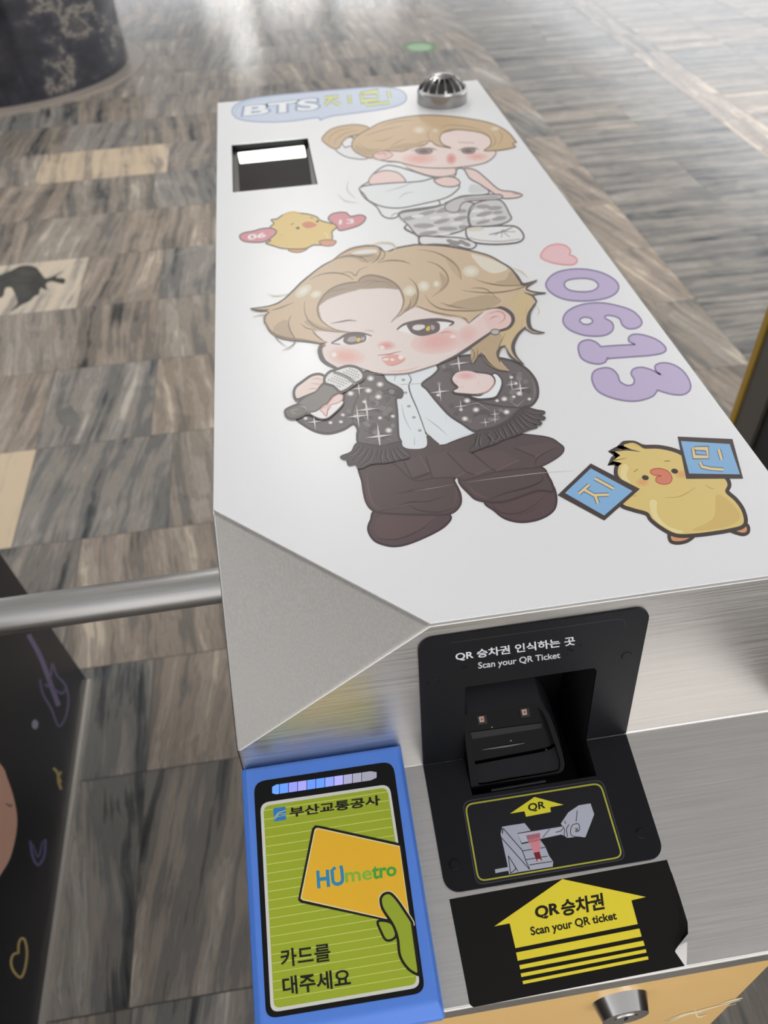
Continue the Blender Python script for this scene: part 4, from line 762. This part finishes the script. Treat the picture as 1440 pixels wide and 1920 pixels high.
for q, w, tp in ((d5(948, 400, 850, 410, 740, 448, 660, 515, 612, 605, 620, 685, 665, 745, 760, 800, 900, 824), 3.4, (.7, .2)), (d5(952, 405, 965, 375, 1010, 350, 1080, 343, 1200, 375, 1290, 440, 1335, 540, 1322, 620, 1275, 690, 1230, 740), 3.4, (.6, .2)),
    (d5(540, 380, 640, 335, 750, 322, 850, 340, 910, 380), 2.6, (.2, .4)), (d5(800, 325, 880, 315, 930, 345, 960, 300, 1040, 265), 2, (.2, .2)), (d5(500, 560, 500, 640, 530, 720, 600, 780, 720, 815, 880, 822), 2.4, (.3, .2)), (d5(385, 680, 365, 740, 380, 810, 415, 870, 420, 920), 3, (.3, .2)), (d5(215, 640, 300, 615, 410, 570), 2.4, (.2, .2)), (d5(460, 745, 520, 790, 600, 800), 2, (.2, .2)), (d5(560, 800, 600, 850, 682, 912), 2.6, (.2, .3)),
    (d5(170, 740, 220, 820, 330, 870, 500, 890, 640, 915), 4.5, (.6, .4)), (d5(205, 650, 165, 690, 165, 750), 4.5, (.3, .6)), (d5(420, 880, 400, 930, 310, 980), 1.8, (.6, .1)), (d5(240, 760, 260, 870, 350, 945), 1.6, (.2, .2)), (d5(740, 215, 860, 180, 980, 195, 1040, 240), 2.4, (.3, .2)), (d5(740, 218, 800, 165, 900, 115, 1030, 92, 1130, 105, 1175, 150), 3.2, (.5, .5)), (d5(1120, 105, 1140, 150, 1110, 210, 1060, 240), 3, (.4, .2)), (d5(1175, 130, 1170, 190, 1120, 225), 2.4, (.3, .2)), (d5(1110, 240, 1200, 220, 1300, 220, 1390, 245), 2.6, (.2, .2)), (d5(880, 165, 960, 185, 1090, 175), 2.2, (.2, .3)),
    (d6(-10, 235, 70, 238, 140, 265), 2.4, (.5, .1)), (d6(200, 135, 350, 155, 480, 215, 570, 300, 600, 410), 2.6, (.1, .2)), (d6(290, 240, 380, 270, 460, 340, 480, 430, 400, 510), 2.6, (.2, .2)), (d6(130, 390, 190, 450, 210, 540, 180, 630, 100, 690), 3, (.2, .2)), (d6(140, 560, 130, 650, 30, 740), 2, (.2, .2)), (d6(270, 540, 330, 620, 430, 670, 600, 685, 780, 680, 850, 655), 2.8, (.2, .3)), (d6(200, 640, 330, 690, 470, 720, 600, 735), 2.6, (.5, .2)), (d6(600, 500, 760, 520, 920, 520, 1100, 490, 1280, 415), 2.6, (.1, .4)), (d6(720, 400, 850, 440, 1000, 458, 1140, 455), 2.6, (.1, .4)), (d6(690, 480, 820, 490, 930, 580), 1.8, (.2, .2)), (d6(410, 610, 500, 640, 640, 665), 1.8, (.2, .2)), (d6(665, 800, 640, 760, 600, 740), 2.4, (.3, .3)), (d6(665, 800, 720, 750, 790, 700), 2.2, (.3, .3))):
    A.line(q, LN, w, tp)
A.line(d5(40, 622, 200, 600, 310, 555, 400, 475, 470, 405, 560, 330, 650, 262, 740, 214), OUT, 3.2, (.2, .5)); A.line(d5(40, 622, 120, 638, 200, 632), OUT, 3.5, (.2, .2))
A.poly(d5(890, 160, 980, 130, 1090, 125, 1110, 145, 1050, 160, 960, 165), 'dcdcd6'); A.line(d5(1060, 90, 1130, 65, 1230, 70, 1265, 110, 1230, 165, 1160, 195), 'cfbf96', 2.2, (.3, .2))
A.flush('hair_strands', 'brown strand lines in the hair')

A.shape(b1(270, 380, 245, 330, 260, 270, 320, 220, 400, 165, 470, 150, 520, 170, 530, 210, 480, 270, 450, 310, 380, 340, 330, 360), 'e6d6cd', OUT, 5)
for q in (b1(400, 195, 460, 190, 500, 205), b1(395, 235, 450, 240, 490, 240), b1(370, 290, 420, 280, 470, 290)): A.line(q, 'd3a69c', 2, (.2, .3))
A.flush('fingers', 'fingers behind the microphone')
# microphone
A.shape(b1(285, 410, 340, 360, 440, 310, 500, 250, 560, 240, 620, 270, 660, 310, 590, 350, 540, 420, 450, 480, 370, 510, 300, 440), '84807c', OUT, 3)
A.shape(b1(165, 500, 180, 465, 260, 430, 300, 430, 355, 470, 360, 500, 270, 545, 200, 545), '77736f', OUT, 4); A.line(b1(290, 435, 340, 450, 370, 490), 'b1aeaa', 2, (.3, .3)); A.line(b1(220, 480, 280, 465), '9b9893', 1.6); A.line(b1(220, 480, 240, 505, 262, 500), '9b9893', 1.6)
mh = b1(520, 190, 560, 135, 640, 105, 730, 78, 820, 95, 870, 150, 860, 200, 790, 240, 720, 290, 660, 310, 600, 260, 530, 235)
A.shape(mh, 'dfdfdc', OUT, 5)
for i in range(12):
    for j in range(7):
        x, y = 560 + i * 27 - j * 6, 262 - i * 14 + j * 22 - 60
        q = b1(x, y)[0]
        if all(inside((q[0] + dx, q[1] + dy), mh) for dx in (-3.5, 3.5) for dy in (-3, 3)): A.oval(*q, 1.7, 1.4, 'a4a4a2', 0, 8)
A.line(b1(600, 135, 660, 150, 720, 180, 800, 240), '8e8b88', 5.5); A.line(b1(590, 128, 660, 140, 730, 172, 805, 228), OUT, 1.5); A.line(b1(500, 240, 560, 242, 620, 270, 655, 305), OUT, 2.5); A.flush('microphone', 'grey microphone with a pale mesh head')
A.shape(b1(385, 500, 450, 480, 530, 420, 640, 400, 690, 390, 680, 430, 600, 510, 540, 550, 470, 550), 'eef0ef', OUT, 2.5)
A.shape(b1(540, 430, 590, 370, 640, 335, 680, 340, 680, 380, 640, 410, 560, 440, 540, 530, 500, 490, 480, 470), 'e5cfc9', 'c98f8c', 2); A.line(b1(540, 530, 545, 490, 580, 440), 'c98f8c', 1.8); A.flush('hand', 'hand gripping the microphone')

# ---- smaller figure with a ponytail
A = sticker('dancer_sticker', (830, 330), 'cartoon sticker of a figure with ponytail, white tank top and grey camouflage trousers')
A.shape(d2(105, 285, 140, 320, 200, 345, 300, 355, 320, 330, 210, 270, 170, 275, 150, 240, 200, 205, 260, 230, 200, 200, 140, 230), 'e0e2e3', '8a8580', 2.2)
A.shape(d2(15, 225, 30, 190, 80, 150, 150, 130, 220, 122, 280, 125, 328, 142, 300, 175, 240, 192, 190, 205, 150, 240, 130, 275, 100, 285, 60, 265), 'c7ac88', '8d7a62', 2.4)
for q in (d2(60, 240, 70, 200, 130, 160, 220, 145), d2(95, 260, 110, 220, 170, 180, 250, 160), d2(215, 125, 218, 105)): A.line(q, '9a8668', 1.5, (.3, .3))
A.flush('ponytail', 'blond ponytail with a white band')
tk = d3(440, 75, 520, 80, 620, 110, 760, 150, 900, 150, 925, 98, 970, 98, 1010, 160, 1080, 200, 1142, 250, 1100, 270, 960, 280, 860, 320, 800, 345, 560, 380, 520, 420, 470, 430, 420, 410, 380, 350, 300, 290, 270, 225, 330, 180, 360, 130)
A.poly(d3(560, 60, 900, 75, 915, 130, 880, 150, 790, 150, 680, 125), 'e4cfc8'); A.line(d3(910, 85, 915, 125, 860, 145, 780, 148, 680, 125, 580, 85), '8b8079', 1.8); A.flush('neck', 'bare neck')
A.shape(d3(975, 95, 1050, 105, 1120, 160, 1210, 235, 1300, 250, 1365, 272, 1320, 292, 1220, 292, 1150, 245, 1060, 190, 1000, 150), 'e4ccc5', '7d7270', 2.6); A.line(d3(1300, 262, 1340, 268), '9a8c88', 1.2); A.flush('arm', 'bare arm stretched to the side')
for nm, q in (('left', d3(535, 400, 700, 370, 810, 345, 900, 310, 1040, 330, 1020, 400, 1015, 470, 940, 520, 800, 550, 670, 552, 640, 530, 600, 480)), ('right', d3(1045, 330, 1210, 305, 1280, 400, 1285, 440, 1200, 475, 1030, 485, 1000, 410))): A.shape(q, 'cbcaca', '6d6867', 2.8)
for x, y, rx, ry in ((600, 430, 16, 5), (720, 395, 18, 5), (850, 370, 20, 6), (950, 380, 12, 5), (700, 480, 20, 6), (820, 450, 16, 5), (950, 430, 14, 5), (730, 530, 18, 5), (860, 500, 20, 5), (970, 490, 10, 5), (1100, 350, 14, 5), (1180, 360, 14, 5), (1110, 400, 16, 5), (1210, 430, 14, 5), (1100, 455, 14, 4), (1200, 390, 10, 4)): A.oval(*d3(x, y)[0], rx, ry * .8, '9f9b99', rs.uniform(-.3, .1), 12)
for x, y in ((660, 415), (780, 425), (900, 410), (760, 500), (920, 465), (1060, 380), (1150, 420), (1060, 430), (840, 535)): A.oval(*d3(x, y)[0], 12, 3, 'dddddd', -.1, 12)
A.line(d3(1050, 335, 1005, 405, 1020, 480), '6d6867', 2.4, (.4, .4)); A.line(d3(590, 470, 575, 500, 660, 545), '5e5a5a', 4, (.4, .6)); A.line(d3(668, 545, 672, 605), '5e5a5a', 5); A.flush('trousers', 'grey camouflage trousers')
A.shape(d3(850, 335, 960, 285, 1200, 268, 1208, 300, 980, 318, 930, 385, 860, 380), 'c2c0c0', '6d6867', 2.2); A.line(d3(975, 300, 1200, 285), '8b8786', 1.5); A.flush('belt', 'grey belt with a hanging end')
A.shape(tk, 'e1e5e6', '6f6a69', 2.6); A.line(d3(560, 385, 700, 360, 805, 340, 800, 310), '6f6a69', 2.4); A.poly(d3(1020, 200, 1090, 215, 1130, 250, 1010, 258), 'cfd1d3'); A.line(d3(480, 420, 500, 400, 545, 390), '8d8a8a', 1.5); A.flush('tank_top', 'white tank top')
A.shape(d3(335, 198, 350, 140, 430, 108, 520, 120, 572, 165, 565, 185, 450, 198), 'e5ccc5', '7d7472', 2.2); A.flush('shoulder', 'bare shoulder')
A.shape(d3(265, 228, 330, 206, 500, 190, 620, 185, 700, 176, 770, 160, 820, 205, 940, 208, 900, 262, 830, 298, 700, 330, 540, 360, 420, 350, 330, 310, 300, 270), 'dfe3e4', '6f6a69', 2.6); A.line(d3(530, 300, 570, 265, 640, 250), 'a9acac', 1.5, (.2, .2)); A.line(d3(440, 250, 560, 215, 620, 190), 'a9acac', 1.5, (.2, .2)); A.flush('sleeve', 'white wrapped sleeve')
A.shape(d3(770, 172, 850, 147, 920, 160, 945, 195, 900, 216, 820, 210), 'e5cbc4', '6f6a69', 2.4); A.flush('elbow', 'bare bent arm')
A.shape(d3(985, 520, 1000, 490, 1100, 485, 1240, 480, 1330, 490, 1375, 548, 1340, 590, 1200, 605, 1060, 596, 1000, 565), 'e3e3e2', '635f5e', 3.2); A.line(d3(1010, 560, 1080, 578, 1220, 585, 1350, 570), 'a9a6a5', 2); A.poly(d3(1005, 495, 1090, 488, 1100, 510, 1010, 518), 'd6cfc3')
for q in (d3(1140, 540, 1230, 520, 1300, 490), d3(1230, 520, 1320, 520), d3(1240, 525, 1280, 555), d3(1230, 525, 1225, 560), d3(1180, 545, 1240, 505)): A.line(q, '8f8b89', 3.2, (.4, .4))
A.flush('shoe', 'white laced shoe, the raised one')
A.shape(d3(680, 552, 800, 555, 930, 560, 1000, 575, 1055, 605, 1015, 636, 900, 612, 780, 604, 684, 604), 'dedddd', '635f5e', 2.6)
for x, y in ((880, 585), (920, 595), (960, 590), (900, 605), (990, 605)): A.oval(*d3(x, y)[0], 8, 4, '918d8b', .3, 10)
A.flush('shoe', 'white laced shoe, the lower one')
fc = d2(820, 180, 950, 152, 1080, 165, 1145, 200, 1155, 260, 1130, 295, 1185, 300, 1172, 340, 1110, 380, 980, 405, 840, 415, 700, 410, 600, 392, 520, 372, 440, 366, 375, 352, 352, 328, 375, 305, 450, 300, 540, 290, 700, 240)
A.shape(fc, 'e4d3cc', '7f746e', 2); A.glow(*d2(670, 352)[0], 34, 12, 'dfaca3', 'e4d0c9'); A.glow(*d2(1060, 338)[0], 22, 8, 'dfada4', 'e4d0c9'); A.glow(*d2(885, 352)[0], 10, 11, 'd38e88', 'e4c4bd'); A.line(d2(930, 240, 1040, 243), 'b3a29b', 1.5); A.line(d2(450, 375, 520, 372, 575, 388), '7b6c60', 2.2, (.2, .3)); A.flush('face', 'face with flushed cheeks')
A.shape(d2(355, 330, 380, 300, 440, 298, 490, 320, 470, 345, 400, 360), 'dfc0b8', 'a98780', 1.6); A.line(d2(390, 320, 440, 315, 440, 335), 'c58f89', 2); A.flush('ear', 'small pink ear')
for x, y, s in ((700, 302, 1.0), (1000, 299, .8)): A.poly(d2(x - 80 * s, y, x - 50 * s, y - 16, x + 50 * s, y - 20, x + 85 * s, y - 8, x + 40 * s, y + 14, x - 30 * s, y + 20), 'dcd4d1'); A.poly(d2(x - 60 * s, y + 2, x - 40 * s, y - 15, x + 40 * s, y - 18, x + 65 * s, y - 5, x + 40 * s, y + 18, x - 25 * s, y + 20), '8f7d79'); A.oval(*d2(x, y)[0], 8 * s, 3.6 * s, '6d5c5a'); A.line(d2(x - 85 * s, y - 4, x - 20, y - 20, x + 60 * s, y - 19, x + 90 * s, y - 8), '7a6965', 2.4, (.3, .3)); A.flush('eye', 'half closed eye')
hl = d2(330, 150, 420, 105, 560, 72, 700, 58, 850, 62, 1000, 80, 1130, 105, 1220, 140, 1280, 182, 1325, 240, 1325, 240, 1300, 252, 1318, 272, 1240, 290, 1185, 296, 1110, 296, 1150, 262, 1150, 215, 1100, 180, 1000, 160, 900, 155, 830, 175, 808, 215, 830, 255, 885, 278, 885, 278, 790, 262, 745, 232, 700, 262, 630, 275, 560, 300, 520, 300, 440, 298, 370, 310, 350, 345, 300, 335, 235, 300, 215, 258, 240, 205)
A.shape(hl, 'c8ae8a', '8a775e', 2.4)
for q in (d2(745, 150, 728, 190, 745, 232), d2(810, 150, 860, 125, 960, 130, 1060, 150, 1150, 200), d2(420, 130, 520, 100, 640, 90), d2(1200, 150, 1230, 200, 1200, 270), d2(1165, 180, 1185, 240, 1150, 280), d2(260, 250, 330, 290, 420, 280), d2(300, 200, 420, 160, 560, 130), d2(470, 280, 520, 240, 580, 215), d2(360, 230, 440, 225, 500, 195), d2(600, 265, 680, 240, 740, 225)): A.line(q, '9a8668', 1.6, (.2, .2))
A.poly(d2(240, 260, 320, 290, 420, 290, 560, 250, 700, 250, 600, 285, 450, 292, 340, 330, 250, 300), 'b79c79'); A.glow(*d2(670, 158)[0], 13, 8, 'd9d0bf', 'c8ae8a'); A.glow(*d2(1180, 148)[0], 10, 5, 'd9d0bf', 'c8ae8a'); A.glow(*d2(780, 160)[0], 7, 5, 'd6cbb6', 'c8ae8a'); A.flush('hair', 'blond hair')
for q in (d3(192, 175, 185, 240, 245, 300), d3(118, 265, 170, 312, 258, 325)): A.line(q, 'c1c3c6', 2, (.2, .2)); A.flush('motion_line', 'thin grey motion line')

# ---- small chick with two hearts
A = sticker('chick_sticker', (570, 435), 'small cartoon sticker of a yellow chick holding two pink numbered hearts')
A.shape(d4(530, 428, 580, 446, 640, 446, 702, 415, 650, 400, 560, 405), 'd19872', '7a6a5a', 1.8); A.flush('foot', 'orange foot below the body')
ck = d4(378, 155, 430, 145, 480, 112, 560, 85, 640, 95, 720, 106, 790, 130, 812, 155, 880, 178, 962, 198, 965, 225, 925, 262, 925, 330, 870, 378, 760, 382, 700, 408, 620, 418, 480, 412, 400, 390, 330, 365, 370, 342, 350, 325, 375, 290, 365, 225, 400, 188)
A.shape(ck, 'd9bd76', '6f6652', 2.6); A.line(d4(480, 112, 560, 85, 640, 95), 'd9b04c', 2); A.line(d4(440, 290, 490, 295), 'c8ab63', 1.2); A.line(d4(850, 270, 880, 290, 885, 330), 'e6d295', 2, (.3, .2)); A.flush('body', 'yellow chick body')
A.shape(d4(808, 352, 860, 335, 930, 338, 962, 350, 930, 385, 850, 388), 'd0956f', '7a6a5a', 1.8); A.flush('foot', 'orange foot at the side')
A.poly(d4(652, 195, 690, 172, 745, 175, 788, 203, 730, 228, 685, 226), 'cb7f62'); A.flush('beak', 'orange beak')
A.oval(*d4(616, 228)[0], 3.6, 2.4, '5a4c42'); A.line(d4(552, 198, 580, 185), '6e6047', 1.6); A.line(d4(725, 135, 755, 138), '6e6047', 1.4); A.oval(*d4(793, 168)[0], 3, 2, '5a4c42'); A.flush('eyes', 'small dark eyes')
A.shape(d4(892, 152, 915, 108, 980, 88, 1050, 90, 1092, 122, 1180, 110, 1228, 135, 1190, 190, 1110, 225, 995, 250, 960, 205), 'd18b91', '6c5c5e', 2.4); A.text('13', d4(990, 195, 1120, 185, 1118, 145, 992, 155), 'eedfe2', .02); A.flush('heart', 'pink heart at the raised wing')
A.shape(d4(92, 302, 130, 272, 220, 255, 285, 236, 375, 230, 425, 262, 380, 312, 310, 352, 200, 356, 120, 342), 'd18d94', '6c5c5e', 2.4); A.text('06', d4(172, 335, 325, 308, 322, 268, 168, 292), 'f0e3e6', .03); A.flush('heart', 'pink heart with white digits 06')

# ---- large chick with two signs
A = sticker('chick_sticker', (1260, 930), 'large cartoon sticker of a yellow chick holding two blue name signs')
K = '463b39'
for nm, q in (('lower', c4(835, 1770, 815, 1800, 825, 1840, 870, 1850, 930, 1835, 960, 1795)), ('right', c4(1160, 1745, 1240, 1720, 1285, 1745, 1288, 1785, 1250, 1798, 1170, 1770))): A.shape(q, 'd3996b', K, 6.5); A.flush('foot', 'orange foot, ' + ('the lower one' if nm == 'lower' else 'the one at the side'))
bd = c4(540, 1265, 600, 1260, 660, 1283, 760, 1286, 870, 1315, 960, 1380, 1060, 1440, 1140, 1460, 1165, 1500, 1152, 1545, 1210, 1600, 1252, 1665, 1258, 1735, 1180, 1762, 1060, 1782, 960, 1793, 860, 1793, 780, 1755, 715, 1705, 685, 1665, 600, 1640, 535, 1612, 580, 1560, 560, 1500, 510, 1445, 512, 1390, 530, 1372, 478, 1358, 478, 1358, 505, 1335, 520, 1325, 490, 1302, 490, 1302, 530, 1288, 600, 1295)
A.line(bd, K, 15, closed=True); A.poly(bd, 'dcc47c'); A.line(c4(600, 1260, 660, 1283), 'd9b060', 5, (.5, .3)); A.line(c4(545, 1260, 600, 1256, 650, 1278), 'dcbf6c', 4, (.3, .3))
A.poly(c4(528, 1400, 550, 1375, 570, 1400, 560, 1450, 600, 1520, 560, 1500, 525, 1450), 'e6d49a'); A.poly(c4(700, 1600, 740, 1600, 745, 1680, 810, 1750, 900, 1780, 860, 1790, 780, 1750, 715, 1690), 'e5d69b'); A.poly(c4(1100, 1560, 1200, 1620, 1240, 1700, 1150, 1755, 950, 1775, 1080, 1700), 'd3b670')
A.line(c4(790, 1578, 870, 1573, 930, 1545, 972, 1515), 'c3a25c', 2, (.3, .3)); A.line(c4(1030, 1500, 1060, 1520, 1088, 1524), 'c3a25c', 1.6, (.3, .3)); A.line(c4(580, 1567, 620, 1567), 'c3a25c', 1.6); A.line(c4(500, 1300, 560, 1290, 640, 1302), K, 3, (.5, .2)); A.line(c4(485, 1355, 560, 1340), K, 2.5, (.6, .2)); A.flush('body', 'round yellow chick body')
A.glow(*c4(655, 1485)[0], 14, 9, 'dca56f', 'dcc47c'); A.glow(*c4(890, 1438)[0], 14, 9, 'dca56f', 'dcc47c'); A.flush('cheeks', 'orange cheek spots')
for x, y, b in ((672, 1458, (603, 1424, 628, 1406)), (848, 1419, (785, 1359, 822, 1357))): A.oval(*c4(x, y)[0], 6.6, 4.6, '3f332e', .2); A.line(c4(*b), '4f4238', 2.2, (.5, .5)); A.flush('eye', 'dark eye with a thin brow')
A.shape(c4(702, 1425, 715, 1408, 760, 1403, 808, 1420, 832, 1458, 818, 1490, 775, 1497, 738, 1482, 740, 1455, 768, 1447, 725, 1442), 'd7826a', 'b25e4a', 1.8); A.flush('beak', 'orange red beak')
s1_ = c4(885, 1236, 1175, 1252, 1190, 1262, 1243, 1440, 935, 1434, 915, 1390); s1i = c4(885, 1238, 1178, 1256, 1240, 1438, 935, 1433)
A.line(s1i, K, 16, closed=True, smooth=False); A.poly(s1i, '86b3da', False); OUTK, FILK = '56708f', 'e6cb95'
def strokes(qs, w=8.0, w2=4.6):
    for q in qs: A.line(q, OUTK, w, smooth=False)
    for q in qs: A.line(q, FILK, w2, smooth=False)
g = A.flush('sign', 'blue sign with the syllable 민'); A.parent, keep = g, A.parent
strokes([c4(962, 1282, 1042, 1284, 1048, 1334, 966, 1332, 958, 1280), c4(1112, 1288, 1130, 1350), c4(1000, 1366, 1012, 1392, 1060, 1404, 1140, 1410)]); A.flush('syllable', 'cream syllable 민'); A.parent = keep
s2i = c4(345, 1402, 595, 1538, 425, 1685, 190, 1550); A.line(s2i, K, 16, closed=True, smooth=False); A.poly(s2i, '86b3da', False); g = A.flush('sign', 'blue tilted sign with the syllable 지'); A.parent = g
strokes([c4(368, 1462, 482, 1524), c4(274, 1554, 335, 1500), c4(303, 1528, 372, 1568), c4(365, 1563, 452, 1560), c4(370, 1563, 388, 1612)]); A.flush('syllable', 'cream syllable 지'); A.parent = keep

# ---- digits 0 6 1 3 and the heart, each its own sticker
VI, VE = 'bdb0d0', '8d80a5'
def decal(name, px, label, pts, holes=(), fill=VI, edge=VE, w=3.2):
    A = sticker(name, px, label, group='lilac digit stickers' if name == 'digit_sticker' else None)
    A.poly(pts, fill, holes=holes); A.flush('fill'); A.line(pts, edge, w, closed=True)
    for h in holes: A.line(h, edge, w, closed=True)
    A.flush('outline', 'darker outline')
decal('digit_sticker', (1090, 535), 'lilac cartoon digit sticker shaped zero, nearest the pink heart', c4(75, 300, 110, 245, 180, 215, 290, 206, 400, 225, 480, 265, 512, 310, 490, 355, 420, 385, 300, 398, 190, 388, 110, 350), [c4(185, 300, 210, 272, 290, 262, 360, 272, 390, 305, 360, 335, 290, 343, 215, 332)])
decal('digit_sticker', (1130, 600), 'lilac cartoon digit sticker shaped six, between the zero and the one', c4(178, 515, 205, 460, 290, 420, 400, 409, 500, 425, 590, 455, 640, 500, 650, 535, 620, 560, 570, 564, 535, 542, 518, 505, 480, 488, 440, 485, 430, 500, 472, 528, 478, 568, 440, 600, 370, 609, 290, 600, 210, 565), [c4(278, 515, 300, 496, 340, 500, 356, 520, 335, 537, 300, 536)])
decal('digit_sticker', (1165, 655), 'lilac cartoon digit sticker shaped one, between the six and the three', c4(270, 680, 285, 645, 330, 631, 375, 645, 405, 672, 405, 672, 500, 665, 612, 659, 612, 659, 575, 640, 574, 615, 602, 598, 660, 602, 740, 630, 792, 675, 785, 705, 720, 722, 600, 732, 442, 743, 442, 743, 430, 765, 390, 776, 330, 765, 285, 735))
decal('digit_sticker', (1200, 715), 'lilac cartoon digit sticker shaped three, nearest the large chick', c4(352, 870, 365, 820, 420, 799, 470, 806, 505, 840, 520, 880, 560, 904, 597, 898, 606, 870, 587, 835, 602, 806, 650, 796, 710, 812, 765, 842, 765, 842, 735, 815, 733, 785, 775, 769, 840, 780, 900, 820, 938, 880, 940, 930, 900, 959, 830, 957, 745, 933, 745, 933, 715, 970, 640, 995, 560, 997, 460, 975, 385, 935))
decal('heart_sticker', (1047, 477), 'plain pink heart sticker beside the lilac zero', c4(45, 130, 75, 80, 130, 58, 190, 65, 222, 95, 216, 120, 216, 120, 250, 135, 262, 160, 235, 180, 160, 177, 90, 160), (), 'e6bfc3', 'd99fa3')

# ---- speech bubble with the name
A = sticker('bubble_sticker', (600, 200), 'pale blue speech bubble sticker lettered BTS지민 at the far end of the lid')
A.shape(d1(126, 285, 150, 240, 230, 205, 400, 178, 700, 150, 1000, 126, 1150, 121, 1260, 140, 1303, 182, 1278, 230, 1150, 268, 900, 302, 790, 318, 720, 342, 720, 342, 700, 326, 560, 345, 400, 356, 250, 350, 160, 330), 'c5d0e0', '93a4c0', 2.2); A.line(d1(150, 310, 155, 270, 210, 225, 400, 195), 'a3b4cf', 1.5, (.3, .3)); A.flush('bubble', 'pale blue bubble')
A.text('BTS', d1(212, 312, 702, 268, 694, 196, 222, 250), '8d9db9', .085); A.text('BTS', d1(212, 312, 702, 268, 694, 196, 222, 250), 'e6eaf0', .03); A.flush('latin_lettering', 'white lettering BTS')
ks = [d1(748, 192, 850, 184), d1(800, 190, 752, 244), d1(798, 212, 856, 240), d1(915, 172, 925, 236), d1(994, 162, 1106, 150, 1112, 204, 1004, 214, 995, 160), d1(1180, 140, 1192, 196), d1(1030, 214, 1036, 240, 1192, 224)]
for q in ks: A.line(q, '8fa0b2', 7.2, smooth=False)
for q in ks: A.line(q, 'd3d67c', 4.2, smooth=False)
A.flush('korean_lettering', 'yellow lettering 지민')
